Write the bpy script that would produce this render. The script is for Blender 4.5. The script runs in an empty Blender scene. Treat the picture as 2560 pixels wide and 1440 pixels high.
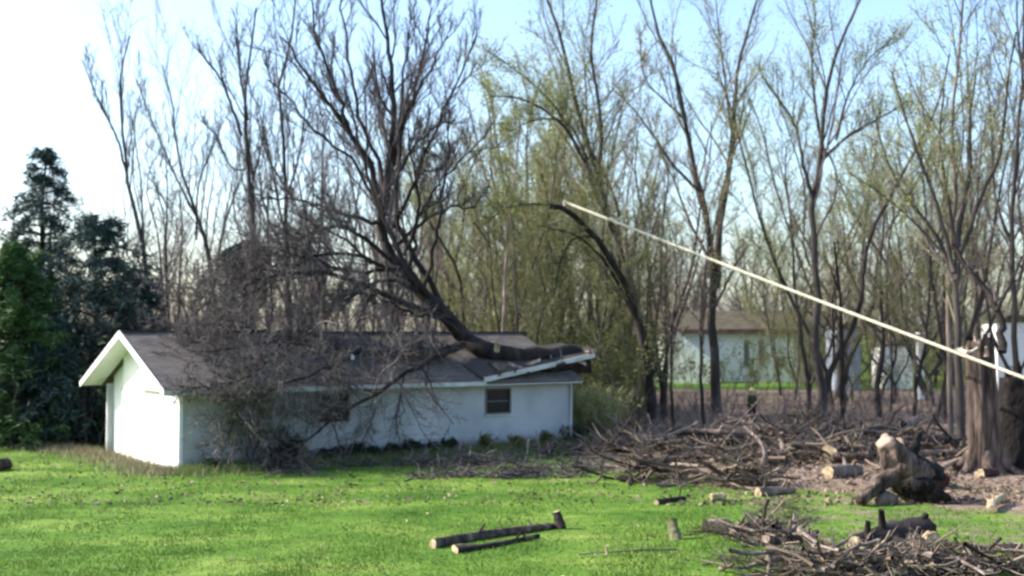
import bpy, math, random
import numpy as np
from mathutils import Vector

scene = bpy.context.scene
col = scene.collection
# ------------------------------------------------------------------ camera, sky, sun, exposure
FPX, CAM_H, PITCH = 2896.0, 4.35, math.atan(120 / 2896.0)
cam_data = bpy.data.cameras.new("camera")
cam_data.sensor_width = 36
cam_data.lens = 36 * FPX / 2560
cam_data.clip_end = 6000
cam_data.dof.use_dof = True
cam_data.dof.focus_distance = 12.0
cam_data.dof.aperture_fstop = 1.4
cam = bpy.data.objects.new("camera", cam_data)
cam.location = (0, 0, CAM_H)
cam.rotation_euler = (math.pi / 2 + PITCH, 0, 0)
col.objects.link(cam)
scene.camera = cam

SUN = Vector((-0.985, 0.14, 0.0)).normalized()
SUN_EL = math.radians(33)
world = bpy.data.worlds.new("World")
scene.world = world
world.use_nodes = True
wn = world.node_tree
sky = wn.nodes.new("ShaderNodeTexSky")
sky.sky_type = 'NISHITA'
sky.sun_disc = False
sky.sun_elevation = SUN_EL
sky.sun_rotation = math.atan2(SUN.x, SUN.y)
sky.air_density = 1.15
sky.dust_density = 2.2
sky.ozone_density = 3.4
wn.nodes["Background"].inputs[1].default_value = 0.15
wn.links.new(sky.outputs[0], wn.nodes["Background"].inputs[0])
sd = bpy.data.lights.new("sun", 'SUN')
sd.energy = 3.5
sd.angle = math.radians(0.5)
sd.color = (1.0, 0.95, 0.86)
so = bpy.data.objects.new("sun", sd)
so.rotation_euler = Vector((SUN.x * math.cos(SUN_EL), SUN.y * math.cos(SUN_EL), math.sin(SUN_EL))).to_track_quat('Z', 'Y').to_euler()
so.location = (-60, 20, 60)
col.objects.link(so)
scene.view_settings.view_transform = 'Standard'
scene.view_settings.look = 'None'
scene.view_settings.gamma = 1
scene.view_settings.use_curve_mapping = False
scene.view_settings.exposure = 1.35
scene.render.film_transparent = False
scene.cycles.filter_width = 2.2
scene.cycles.max_bounces = 6

# ------------------------------------------------------------------ helpers
CP, SP = math.cos(PITCH), math.sin(PITCH)
def ray(px, py):
    x = (px - 1280) / FPX; v = (720 - py) / FPX
    return np.array([x, CP - v * SP, SP + v * CP])
def at(px, py, Y):
    d = ray(px, py)
    return np.array([0, 0, CAM_H]) + d * (Y / d[1])
def gnd(px, py, z=0.0):
    d = ray(px, py)
    return np.array([0, 0, CAM_H]) + d * ((z - CAM_H) / d[2])

def tag(o, label=None, cat=None, group=None, kind=None):
    if label: o["label"] = label
    if cat: o["category"] = cat
    if group: o["group"] = group
    if kind: o["kind"] = kind
    return o
def empty(name, loc, label=None, cat=None, group=None):
    o = bpy.data.objects.new(name, None)
    o.location = tuple(loc); o.empty_display_size = 0.3
    col.objects.link(o)
    return tag(o, label, cat, group)
def link(name, me, mat, parent=None):
    o = bpy.data.objects.new(name, me)
    if mat is not None:
        me.materials.clear()
        for m in (mat if isinstance(mat, (list, tuple)) else [mat]): me.materials.append(m)
    if parent is not None:
        o.parent = parent
        # geometry is written in world space: shift it to the parent's frame
        if not me.get("local"):
            co = np.empty(len(me.vertices) * 3); me.vertices.foreach_get("co", co)
            co = co.reshape(-1, 3) - np.array(parent_world(parent))
            me.vertices.foreach_set("co", co.ravel())
    col.objects.link(o)
    return o
def parent_world(p):
    v = Vector(p.location)
    while p.parent is not None:
        p = p.parent; v = v + Vector(p.location)
    return v
def fast_mesh(name, V, quads=None, tris=None, rnd=None, smooth=True, ngons=None, mat_idx=None):
    me = bpy.data.meshes.new(name)
    V = np.asarray(V, dtype=np.float32)
    q = np.zeros((0, 4), np.int32) if quads is None or len(quads) == 0 else np.asarray(quads, np.int32)
    t = np.zeros((0, 3), np.int32) if tris is None or len(tris) == 0 else np.asarray(tris, np.int32)
    idx = [q.ravel(), t.ravel()]
    tot = [np.full(len(q), 4, np.int32), np.full(len(t), 3, np.int32)]
    for g in (ngons or []):
        idx.append(np.asarray(g, np.int32)); tot.append(np.array([len(g)], np.int32))
    idx = np.concatenate(idx); tot = np.concatenate(tot)
    start = np.concatenate([[0], np.cumsum(tot)[:-1]]).astype(np.int32)
    me.vertices.add(len(V)); me.vertices.foreach_set("co", V.ravel())
    me.loops.add(len(idx)); me.loops.foreach_set("vertex_index", idx)
    me.polygons.add(len(tot)); me.polygons.foreach_set("loop_start", start)
    me.polygons.foreach_set("use_smooth", np.full(len(tot), smooth))
    me.update(calc_edges=True)
    if rnd is not None:
        a = me.attributes.new("rnd", 'FLOAT', 'POINT'); a.data.foreach_set("value", np.asarray(rnd, np.float32))
    return me

class Geo:
    """collects verts / quads / tris and becomes one mesh"""
    def __init__(s): s.V = []; s.Q = []; s.T = []; s.R = []; s.N = []; s.n = 0
    def add(s, V, Q=None, T=None, rnd=None, N=None):
        V = np.asarray(V, float).reshape(-1, 3)
        if Q is not None and len(Q): s.Q.append(np.asarray(Q) + s.n)
        if T is not None and len(T): s.T.append(np.asarray(T) + s.n)
        for g in (N or []): s.N.append([i + s.n for i in g])
        s.V.append(V); s.R.append(np.full(len(V), .5) if rnd is None else np.asarray(rnd, float)); s.n += len(V)
        return s
    def tubes(s, P, R, sides=5, rng=None, cap=False):
        """P (K,N,3), R (K,N)"""
        P = np.asarray(P, float); R = np.asarray(R, float)
        K, N, _ = P.shape
        if K == 0: return s
        T = np.gradient(P, axis=1); T /= np.linalg.norm(T, axis=2, keepdims=True) + 1e-9
        ref = np.where(np.abs(T[:, :1, 2:3]) > .75, np.array([1.0, .1, 0]), np.array([.1, 0, 1.0]))
        A = np.cross(T, np.broadcast_to(ref, T.shape)); A /= np.linalg.norm(A, axis=2, keepdims=True) + 1e-9
        B = np.cross(T, A)
        th = np.arange(sides) / sides * 2 * np.pi
        V = P[:, :, None] + R[:, :, None, None] * (A[:, :, None] * np.cos(th)[None, None, :, None] + B[:, :, None] * np.sin(th)[None, None, :, None])
        base = (np.arange(K) * N * sides)[:, None, None] + (np.arange(N - 1) * sides)[None, :, None] + np.arange(sides)[None, None]
        nx = (np.arange(K) * N * sides)[:, None, None] + (np.arange(N - 1) * sides)[None, :, None] + ((np.arange(sides) + 1) % sides)[None, None]
        Q = np.stack([base, nx, nx + sides, base + sides], -1).reshape(-1, 4)
        r = (rng.random(K) if rng is not None else np.full(K, .5))
        ng = []
        if cap:
            for k in range(K):
                o = k * N * sides
                ng.append([o + i for i in range(sides)]); ng.append([o + (N - 1) * sides + i for i in reversed(range(sides))])
        return s.add(V, Q=Q, rnd=np.repeat(r, N * sides), N=ng)
    def box(s, lo, hi, M=None):
        x0, y0, z0 = lo; x1, y1, z1 = hi
        V = np.array([[x0,y0,z0],[x1,y0,z0],[x1,y1,z0],[x0,y1,z0],[x0,y0,z1],[x1,y0,z1],[x1,y1,z1],[x0,y1,z1]], float)
        if M is not None: V = np.array([M(*v) for v in V])
        return s.add(V, Q=[[0,3,2,1],[4,5,6,7],[0,1,5,4],[1,2,6,5],[2,3,7,6],[3,0,4,7]])
    def mesh(s, name, smooth=True):
        return fast_mesh(name, np.concatenate(s.V), np.concatenate(s.Q) if s.Q else None, np.concatenate(s.T) if s.T else None,
                         np.concatenate(s.R), smooth, s.N)
    def build(s, name, mat, parent=None, smooth=True):
        return link(name, s.mesh(name, smooth), mat, parent)

def spline(pts, n):
    """Catmull-Rom through pts (M,D) resampled to n"""
    p = np.asarray(pts, float)
    if len(p) == 2: return p[0] + (p[1] - p[0]) * np.linspace(0, 1, n)[:, None]
    q = np.vstack([2 * p[0] - p[1], p, 2 * p[-1] - p[-2]])
    seg = np.linalg.norm(np.diff(p[:, :3], axis=0), axis=1); cum = np.concatenate([[0], np.cumsum(seg)]); cum /= cum[-1]
    out = []
    for u in np.linspace(0, 1, n):
        i = min(np.searchsorted(cum, u, side='right') - 1, len(p) - 2)
        t = (u - cum[i]) / max(cum[i + 1] - cum[i], 1e-9)
        a, b, c, d = q[i], q[i + 1], q[i + 2], q[i + 3]
        out.append(.5 * ((2 * b) + (-a + c) * t + (2 * a - 5 * b + 4 * c - d) * t * t + (-a + 3 * b - 3 * c + d) * t ** 3))
    return np.array(out)

def unit(v): return v / (np.linalg.norm(v, axis=-1, keepdims=True) + 1e-9)
def grow(rng, P, R, n, L, ang=.7, up=.35, rr=.6, npts=6, wig=.18, tmin=.25, tmax=1.0, rmin=.006, curl=.1, taper=.35, shrink=.5, Labs=None):
    K, N, _ = P.shape
    if K == 0: return np.zeros((0, npts, 3)), np.zeros((0, npts))
    t = tmin + (tmax - tmin) * (np.arange(n)[None] + rng.random((K, n))) / n
    f = t * (N - 1); i = np.minimum(f.astype(int), N - 2); w = (f - i)[..., None]
    kk = np.arange(K)[:, None]
    pos = P[kk, i] * (1 - w) + P[kk, i + 1] * w
    rad = R[kk, i] * (1 - w[..., 0]) + R[kk, i + 1] * w[..., 0]
    tan = unit(P[kk, i + 1] - P[kk, i])
    plen = np.linalg.norm(np.diff(P, axis=1), axis=2).sum(1)
    perp = unit(np.cross(tan, rng.normal(size=tan.shape)))
    a = ang * rng.uniform(.6, 1.35, (K, n))[..., None]
    d = unit(tan * np.cos(a) + perp * np.sin(a) + np.array([0, 0, up]))
    ln = (L * plen[:, None] if Labs is None else Labs) * (1 - shrink * t) * rng.uniform(.6, 1.3, (K, n))
    pos = pos.reshape(-1, 3); d = d.reshape(-1, 3); ln = ln.reshape(-1, 1); rad = rad.reshape(-1)
    pts = [pos]
    for j in range(npts - 1):
        d = unit(d + rng.normal(size=d.shape) * wig + np.array([0, 0, curl]))
        pos = pos + d * ln / (npts - 1); pts.append(pos)
    r0 = np.maximum(rad * rr * rng.uniform(.7, 1.1, rad.shape), rmin)
    r1 = np.maximum(r0 * taper, rmin * .6)
    R2 = r0[:, None] + (r1 - r0)[:, None] * np.linspace(0, 1, npts)[None]
    return np.stack(pts, 1), R2
def ends(P, rng, n, spread, tmin=.3):
    """n points scattered round each polyline"""
    K, N, _ = P.shape
    f = (tmin + (1 - tmin) * rng.random((K, n))) * (N - 1); i = np.minimum(f.astype(int), N - 2); w = (f - i)[..., None]
    kk = np.arange(K)[:, None]
    return (P[kk, i] * (1 - w) + P[kk, i + 1] * w + rng.normal(size=(K, n, 3)) * spread).reshape(-1, 3)
def leaves(geo, C, rng, size, flat=0.0, asp=.45):
    n = len(C)
    if n == 0: return geo
    a = unit(rng.normal(size=(n, 3)) * np.array([1, 1, 1 - flat])); b = unit(np.cross(a, rng.normal(size=(n, 3))))
    s = size * rng.uniform(.6, 1.4, (n, 1))
    V = np.stack([C - a * s, C + b * s * asp, C + a * s, C - b * s * asp], 1)
    return geo.add(V, Q=np.arange(4 * n).reshape(-1, 4), rnd=np.repeat(rng.random(n), 4))

# ------------------------------------------------------------------ materials
def mat(name, stops, rough=.85, scale=3.0, bump=.3, bscale=None, use_rnd=0.0, stretch=(1, 1, 1), transl=0.0, detail=6, spec=.25, bdist=.02):
    m = bpy.data.materials.new(name); m.use_nodes = True
    nt = m.node_tree; N = nt.nodes; bs = N["Principled BSDF"]
    bs.inputs["Roughness"].default_value = rough
    bs.inputs["Specular IOR Level"].default_value = spec
    tc = N.new("ShaderNodeTexCoord"); mp = N.new("ShaderNodeMapping"); mp.inputs["Scale"].default_value = stretch
    nt.links.new(tc.outputs["Object"], mp.inputs[0])
    no = N.new("ShaderNodeTexNoise"); no.inputs["Scale"].default_value = scale; no.inputs["Detail"].default_value = detail
    nt.links.new(mp.outputs[0], no.inputs["Vector"])
    cr = N.new("ShaderNodeValToRGB")
    while len(cr.color_ramp.elements) < len(stops): cr.color_ramp.elements.new(.5)
    for e, (p, c) in zip(cr.color_ramp.elements, stops): e.position = p; e.color = (*c, 1)
    fac = no.outputs["Fac"]
    if use_rnd > 0:
        at_ = N.new("ShaderNodeAttribute"); at_.attribute_name = "rnd"
        mx = N.new("ShaderNodeMix"); mx.inputs[0].default_value = use_rnd
        nt.links.new(no.outputs["Fac"], mx.inputs[2]); nt.links.new(at_.outputs["Fac"], mx.inputs[3]); fac = mx.outputs[0]
    nt.links.new(fac, cr.inputs[0]); nt.links.new(cr.outputs[0], bs.inputs["Base Color"])
    if bump:
        bn = N.new("ShaderNodeTexNoise"); bn.inputs["Scale"].default_value = bscale or scale * 4; bn.inputs["Detail"].default_value = 4
        nt.links.new(mp.outputs[0], bn.inputs["Vector"])
        b = N.new("ShaderNodeBump"); b.inputs["Strength"].default_value = bump; b.inputs["Distance"].default_value = bdist
        nt.links.new(bn.outputs["Fac"], b.inputs["Height"]); nt.links.new(b.outputs[0], bs.inputs["Normal"])
    if transl:
        tr = N.new("ShaderNodeBsdfTranslucent"); ms = N.new("ShaderNodeMixShader"); ms.inputs[0].default_value = transl
        nt.links.new(cr.outputs[0], tr.inputs[0]); nt.links.new(bs.outputs[0], ms.inputs[1]); nt.links.new(tr.outputs[0], ms.inputs[2])
        nt.links.new(ms.outputs[0], N["Material Output"].inputs[0])
    return m
M = {}
M['bark'] = mat('bark', [(.3, (.022, .018, .017)), (.55, (.06, .048, .043)), (.78, (.13, .105, .09))], scale=2.5, bump=.8, bscale=9, stretch=(1, 1, .25), use_rnd=.2)
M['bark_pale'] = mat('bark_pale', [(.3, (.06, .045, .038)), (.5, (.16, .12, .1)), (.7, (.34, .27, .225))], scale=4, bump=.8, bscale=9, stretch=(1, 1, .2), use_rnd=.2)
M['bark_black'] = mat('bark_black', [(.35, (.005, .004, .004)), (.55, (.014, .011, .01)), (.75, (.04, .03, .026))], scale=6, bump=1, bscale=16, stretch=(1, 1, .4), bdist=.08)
M['bark_dark'] = mat('bark_dark', [(.3, (.01, .008, .007)), (.55, (.028, .02, .018)), (.78, (.075, .055, .045))], scale=3, bump=1, bscale=8, stretch=(1, 1, .5))
M['bark_brown'] = mat('bark_brown', [(.34, (.02, .014, .011)), (.5, (.075, .052, .042)), (.68, (.2, .145, .118))], scale=5, bump=1, bscale=14, stretch=(1, 1, .16), bdist=.06)
M['bark_green'] = mat('bark_green', [(.3, (.06, .055, .03)), (.55, (.14, .13, .07)), (.78, (.26, .24, .14))], scale=2, bump=.7, stretch=(1, 1, .25), use_rnd=.2)
M['twig'] = mat('twig', [(.2, (.035, .028, .03)), (.5, (.085, .066, .07)), (.8, (.17, .135, .135))], scale=.7, bump=0, use_rnd=.6)
M['twig_red'] = mat('twig_red', [(.2, (.07, .05, .048)), (.5, (.155, .112, .105)), (.8, (.28, .21, .2))], scale=.7, bump=0, use_rnd=.6)
M['twig_grey'] = mat('twig_grey', [(.2, (.04, .033, .032)), (.5, (.11, .09, .085)), (.8, (.24, .2, .185))], scale=.7, bump=0, use_rnd=.6)
M['twig_brown'] = mat('twig_brown', [(.2, (.03, .022, .017)), (.5, (.1, .075, .055)), (.8, (.27, .21, .155))], scale=.7, bump=0, use_rnd=.6)
M['twig_green'] = mat('twig_green', [(.2, (.08, .072, .045)), (.5, (.18, .16, .1)), (.8, (.32, .29, .19))], scale=.7, bump=0, use_rnd=.6)
M['leaf_spring'] = mat('leaf_spring', [(.1, (.16, .18, .05)), (.5, (.3, .32, .09)), (.9, (.45, .45, .17))], scale=.5, bump=0, use_rnd=.6, transl=.4, rough=.6)
M['leaf_olive'] = mat('leaf_olive', [(.1, (.07, .08, .025)), (.5, (.14, .16, .045)), (.9, (.24, .25, .08))], scale=.5, bump=0, use_rnd=.6, transl=.35, rough=.6)
M['leaf_bud'] = mat('leaf_bud', [(.1, (.18, .11, .08)), (.5, (.26, .2, .1)), (.9, (.36, .32, .16))], scale=.5, bump=0, use_rnd=.6, transl=.35, rough=.6)
M['needle'] = mat('needle', [(.1, (.02, .04, .015)), (.5, (.05, .1, .03)), (.9, (.12, .2, .06))], scale=.6, bump=0, use_rnd=.5, transl=.1, rough=.6)
M['needle_dark'] = mat('needle_dark', [(.1, (.012, .026, .024)), (.5, (.038, .066, .06)), (.9, (.1, .15, .125))], scale=.6, bump=0, use_rnd=.5, rough=.65)
M['leaf_dark'] = mat('leaf_dark', [(.1, (.01, .018, .01)), (.5, (.025, .045, .02)), (.9, (.06, .09, .035))], scale=1, bump=0, use_rnd=.6, transl=.15)
M['cut_wood'] = mat('cut_wood', [(.3, (.16, .11, .065)), (.5, (.36, .27, .16)), (.7, (.52, .43, .28))], scale=9, bump=.2, rough=.7)
M['split_wood'] = mat('split_wood', [(.3, (.13, .085, .06)), (.5, (.32, .23, .175)), (.7, (.5, .39, .31))], scale=4, bump=.4, rough=.7, stretch=(1, 1, .3))
M['red_wood'] = mat('red_wood', [(.3, (.02, .008, .006)), (.6, (.06, .022, .016)), (.8, (.13, .06, .045))], scale=4, bump=.6, rough=.8)
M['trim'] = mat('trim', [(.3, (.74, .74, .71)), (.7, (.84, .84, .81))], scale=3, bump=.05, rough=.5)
M['fascia_grey'] = mat('fascia_grey', [(.3, (.42, .42, .38)), (.7, (.6, .6, .55))], scale=2, bump=.1, rough=.6)
M['soffit'] = mat('soffit', [(.3, (.3, .29, .26)), (.7, (.42, .4, .36))], scale=2, bump=.1, rough=.7)
M['glass_dark'] = mat('glass_dark', [(.3, (.006, .007, .009)), (.7, (.014, .016, .018))], scale=2, bump=0, rough=.25, spec=.3)
M['concrete'] = mat('concrete', [(.3, (.1, .1, .1)), (.7, (.2, .19, .18))], scale=4, bump=.3)
M['metal'] = mat('metal', [(.3, (.3, .32, .33)), (.7, (.45, .47, .48))], scale=3, bump=.05, rough=.4)
M['brick'] = mat('brick', [(.3, (.06, .05, .045)), (.7, (.12, .1, .09))], scale=6, bump=.5)
M['rope'] = mat('rope', [(.3, (.3, .28, .2)), (.7, (.6, .57, .45))], scale=12, bump=.5, rough=.8)
M['jacket'] = mat('jacket', [(.3, (.03, .035, .02)), (.7, (.07, .08, .035))], scale=8, bump=.4)
M['trousers'] = mat('trousers', [(.3, (.008, .008, .01)), (.7, (.02, .02, .024))], scale=8, bump=.4)
M['skin'] = mat('skin', [(.3, (.42, .26, .19)), (.7, (.5, .32, .24))], scale=8, bump=0, rough=.6)
M['helmet'] = mat('helmet', [(.3, (.6, .62, .1)), (.7, (.72, .74, .16))], scale=4, bump=0, rough=.4)
M['roof_far'] = mat('roof_far', [(.3, (.05, .04, .028)), (.7, (.1, .085, .055))], scale=1.5, bump=.5)
M['redbrown'] = mat('redbrown', [(.3, (.08, .04, .035)), (.7, (.15, .09, .08))], scale=2, bump=.2)
M['blue_grey'] = mat('blue_grey', [(.3, (.2, .22, .27)), (.7, (.32, .35, .4))], scale=1.5, bump=.1)
M['straw'] = mat('straw', [(.1, (.12, .1, .06)), (.5, (.28, .23, .14)), (.9, (.45, .38, .25))], scale=1, bump=0, use_rnd=.7)
M['litter'] = mat('litter', [(.1, (.06, .04, .03)), (.5, (.17, .115, .085)), (.9, (.34, .25, .19))], scale=1, bump=0, use_rnd=.7)
M['grass'] = mat('grass', [(.15, (.045, .1, .014)), (.5, (.105, .185, .026)), (.85, (.22, .28, .065))], scale=.35, bump=0, use_rnd=.35, transl=.3, rough=.6)

def shaded_siding_material():
    m = bpy.data.materials.new('siding_shaded'); m.use_nodes = True
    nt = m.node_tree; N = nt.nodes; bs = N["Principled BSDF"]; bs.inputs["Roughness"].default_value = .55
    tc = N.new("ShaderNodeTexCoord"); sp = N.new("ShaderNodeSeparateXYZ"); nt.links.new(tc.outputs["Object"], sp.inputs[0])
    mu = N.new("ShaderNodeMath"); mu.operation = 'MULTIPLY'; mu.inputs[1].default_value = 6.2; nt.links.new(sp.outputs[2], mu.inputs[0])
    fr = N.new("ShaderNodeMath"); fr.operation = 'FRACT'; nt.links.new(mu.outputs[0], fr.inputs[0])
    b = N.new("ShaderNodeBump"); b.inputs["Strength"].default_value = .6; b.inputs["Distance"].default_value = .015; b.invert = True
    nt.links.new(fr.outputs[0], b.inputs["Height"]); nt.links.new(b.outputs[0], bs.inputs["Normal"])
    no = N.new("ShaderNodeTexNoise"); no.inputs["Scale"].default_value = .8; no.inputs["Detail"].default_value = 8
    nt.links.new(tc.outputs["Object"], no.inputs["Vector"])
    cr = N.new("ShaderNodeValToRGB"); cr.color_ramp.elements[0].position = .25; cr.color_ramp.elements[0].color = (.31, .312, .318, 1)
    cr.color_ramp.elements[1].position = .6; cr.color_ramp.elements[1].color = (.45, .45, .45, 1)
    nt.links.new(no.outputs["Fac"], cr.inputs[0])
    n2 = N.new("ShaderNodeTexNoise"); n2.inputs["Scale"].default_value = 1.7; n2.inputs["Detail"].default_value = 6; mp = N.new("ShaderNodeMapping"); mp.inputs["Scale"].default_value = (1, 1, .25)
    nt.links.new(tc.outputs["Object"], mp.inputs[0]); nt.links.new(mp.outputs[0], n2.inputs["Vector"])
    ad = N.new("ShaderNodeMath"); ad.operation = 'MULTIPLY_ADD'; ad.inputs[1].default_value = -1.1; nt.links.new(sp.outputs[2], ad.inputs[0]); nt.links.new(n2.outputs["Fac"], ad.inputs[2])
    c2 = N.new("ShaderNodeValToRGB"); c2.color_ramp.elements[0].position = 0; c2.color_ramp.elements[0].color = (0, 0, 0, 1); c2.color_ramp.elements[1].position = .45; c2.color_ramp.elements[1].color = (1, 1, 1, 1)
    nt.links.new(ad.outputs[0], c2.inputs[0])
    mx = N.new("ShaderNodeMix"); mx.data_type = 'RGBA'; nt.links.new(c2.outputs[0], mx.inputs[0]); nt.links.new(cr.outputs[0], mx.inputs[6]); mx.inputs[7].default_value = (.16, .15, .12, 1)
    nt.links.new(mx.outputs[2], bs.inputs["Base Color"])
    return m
M['siding_shaded'] = shaded_siding_material()  # shade of the long wall is mixed into this grey
def shingle_material():
    m = bpy.data.materials.new('shingles'); m.use_nodes = True
    nt = m.node_tree; N = nt.nodes; bs = N["Principled BSDF"]; bs.inputs["Roughness"].default_value = .9
    tc = N.new("ShaderNodeTexCoord")
    br = N.new("ShaderNodeTexBrick"); br.inputs["Scale"].default_value = 1.0
    br.inputs["Brick Width"].default_value = .3; br.inputs["Row Height"].default_value = .14; br.inputs["Mortar Size"].default_value = .01
    br.inputs["Color1"].default_value = (.11, .088, .075, 1); br.inputs["Color2"].default_value = (.18, .15, .13, 1); br.inputs["Mortar"].default_value = (.05, .04, .035, 1)
    nt.links.new(tc.outputs["UV"], br.inputs["Vector"])
    no = N.new("ShaderNodeTexNoise"); no.inputs["Scale"].default_value = .9; no.inputs["Detail"].default_value = 8; nt.links.new(tc.outputs["Object"], no.inputs["Vector"])
    mx = N.new("ShaderNodeMix"); mx.data_type = 'RGBA'; mx.blend_type = 'MULTIPLY'; mx.inputs[0].default_value = .7
    cr = N.new("ShaderNodeValToRGB"); cr.color_ramp.elements[0].position = .3; cr.color_ramp.elements[0].color = (.55, .52, .5, 1)
    cr.color_ramp.elements[1].position = .7; cr.color_ramp.elements[1].color = (1, 1, 1, 1)
    nt.links.new(no.outputs["Fac"], cr.inputs[0]); nt.links.new(br.outputs["Color"], mx.inputs[6]); nt.links.new(cr.outputs[0], mx.inputs[7])
    nt.links.new(mx.outputs[2], bs.inputs["Base Color"])
    b = N.new("ShaderNodeBump"); b.inputs["Strength"].default_value = .5; b.inputs["Distance"].default_value = .01
    nt.links.new(br.outputs["Fac"], b.inputs["Height"]); b.invert = True; nt.links.new(b.outputs[0], bs.inputs["Normal"])
    return m
M['shingles'] = shingle_material()

# ------------------------------------------------------------------ the ground
def hash_noise(x, y, s, seed=0):
    r = np.random.default_rng(seed); ph = r.uniform(0, 6.28, (6, 2)); out = 0
    for k in range(6):
        a = r.uniform(0, 6.28); f = s * (1.0 + .5 * k)
        out = out + np.sin((x * math.cos(a) + y * math.sin(a)) * f + ph[k, 0]) / (1 + .5 * k)
    return out / 3.0
def sstep(a, b, x):
    t = np.clip((x - a) / (b - a), 0, 1); return t * t * (3 - 2 * t)
def px_of(X, Y): return 1280 + FPX * X / np.maximum(Y, 1)
def litter_mask(X, Y):
    """1 = leaf litter and chips, 0 = lawn"""
    n = hash_noise(X, Y, .9, 3)
    far = sstep(47, 52, Y + 2 * n - np.clip(-X - 14, 0, 30) * .25)
    right = sstep(-1.2, 1.5, (Y - 35) + (X - 5.5) * .9 + 1.8 * n) * sstep(1.5, 4.5, X + n)
    m = np.maximum(far, right)
    m = np.maximum(m, .42 * sstep(3.0, 7.0, X + 1.2 * n) * sstep(20, 24, Y))
    m = np.maximum(m, .14)
    back = sstep(88, 100, Y + 3 * n)
    return m * (1 - back * .85)
def ground_z(X, Y):
    near = sstep(-5, 15, Y)
    z = .05 * hash_noise(X, Y, .55, 1) + .02 * hash_noise(X, Y, 1.9, 2) + .03 * litter_mask(X, Y) * hash_noise(X, Y, 3.3, 7)
    return z * near * (1 - .9 * sstep(150, 200, Y))
xs = np.unique(np.concatenate([np.linspace(-3000, -200, 12), np.linspace(-200, -45, 32), np.linspace(-45, 45, 200), np.linspace(45, 200, 32), np.linspace(200, 3000, 12)]))
ys = np.unique(np.concatenate([np.linspace(-800, -10, 8), np.linspace(-10, 18, 20), np.linspace(18, 62, 120), np.linspace(62, 160, 80), np.linspace(160, 4500, 16)]))
GX, GY = np.meshgrid(xs, ys)
GV = np.stack([GX, GY, ground_z(GX, GY)], -1).reshape(-1, 3)
nx_, ny_ = len(xs), len(ys)
ii = (np.arange(ny_ - 1)[:, None] * nx_ + np.arange(nx_ - 1)[None]).ravel()
gme = fast_mesh("ground", GV, np.stack([ii, ii + 1, ii + nx_ + 1, ii + nx_], -1), rnd=litter_mask(GV[:, 0], GV[:, 1]))
def ground_material():
    m = bpy.data.materials.new('ground'); m.use_nodes = True
    nt = m.node_tree; N = nt.nodes; bs = N["Principled BSDF"]; bs.inputs["Roughness"].default_value = .95; bs.inputs["Specular IOR Level"].default_value = .1
    tc = N.new("ShaderNodeTexCoord")
    def noise(s, d=6, st=None):
        n = N.new("ShaderNodeTexNoise"); n.inputs["Scale"].default_value = s; n.inputs["Detail"].default_value = d
        if st:
            mp = N.new("ShaderNodeMapping"); mp.inputs["Scale"].default_value = st; nt.links.new(tc.outputs["Object"], mp.inputs[0]); nt.links.new(mp.outputs[0], n.inputs["Vector"])
        else: nt.links.new(tc.outputs["Object"], n.inputs["Vector"])
        return n.outputs["Fac"]
    def ramp(f, stops):
        c = N.new("ShaderNodeValToRGB")
        while len(c.color_ramp.elements) < len(stops): c.color_ramp.elements.new(.5)
        for e, (p, k) in zip(c.color_ramp.elements, stops): e.position = p; e.color = (*k, 1)
        nt.links.new(f, c.inputs[0]); return c.outputs[0]
    def mixc(f, a, b, mode='MIX'):
        x = N.new("ShaderNodeMix"); x.data_type = 'RGBA'; x.blend_type = mode
        if isinstance(f, float): x.inputs[0].default_value = f
        else: nt.links.new(f, x.inputs[0])
        nt.links.new(a, x.inputs[6]); nt.links.new(b, x.inputs[7]); return x.outputs[2]
    g = ramp(noise(.28, 8, (1, 2.2, 1)), [(.3, (.05, .125, .014)), (.5, (.115, .21, .028)), (.7, (.22, .29, .06))])
    g2 = ramp(noise(2.5, 8), [(.3, (.55, .6, .5)), (.65, (1, 1, 1))])
    g = mixc(.8, g, g2, 'MULTIPLY')
    l = ramp(noise(3.5, 10), [(.3, (.08, .05, .04)), (.5, (.22, .15, .115)), (.7, (.4, .3, .235))])
    l2 = ramp(noise(.35, 5), [(.35, (.12, .12, .05)), (.55, (.24, .17, .13)), (.7, (.3, .23, .18))])
    l = mixc(.5, l, l2)
    at_ = N.new("ShaderNodeAttribute"); at_.attribute_name = "rnd"
    ad = N.new("ShaderNodeMath"); ad.operation = 'ADD'; nt.links.new(at_.outputs["Fac"], ad.inputs[0])
    mm = N.new("ShaderNodeMath"); mm.operation = 'MULTIPLY_ADD'; mm.inputs[1].default_value = 1.1; mm.inputs[2].default_value = -.55
    nt.links.new(noise(1.3, 8), mm.inputs[0]); nt.links.new(mm.outputs[0], ad.inputs[1])
    f = ramp(ad.outputs[0], [(.35, (0, 0, 0)), (.65, (1, 1, 1))])
    c = mixc(f, g, l); nt.links.new(c, bs.inputs["Base Color"])
    b = N.new("ShaderNodeBump"); b.inputs["Strength"].default_value = .8; b.inputs["Distance"].default_value = .05
    nt.links.new(noise(9, 6), b.inputs["Height"]); nt.links.new(b.outputs[0], bs.inputs["Normal"])
    return m
tag(link("ground", gme, ground_material()), kind="structure")

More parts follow.
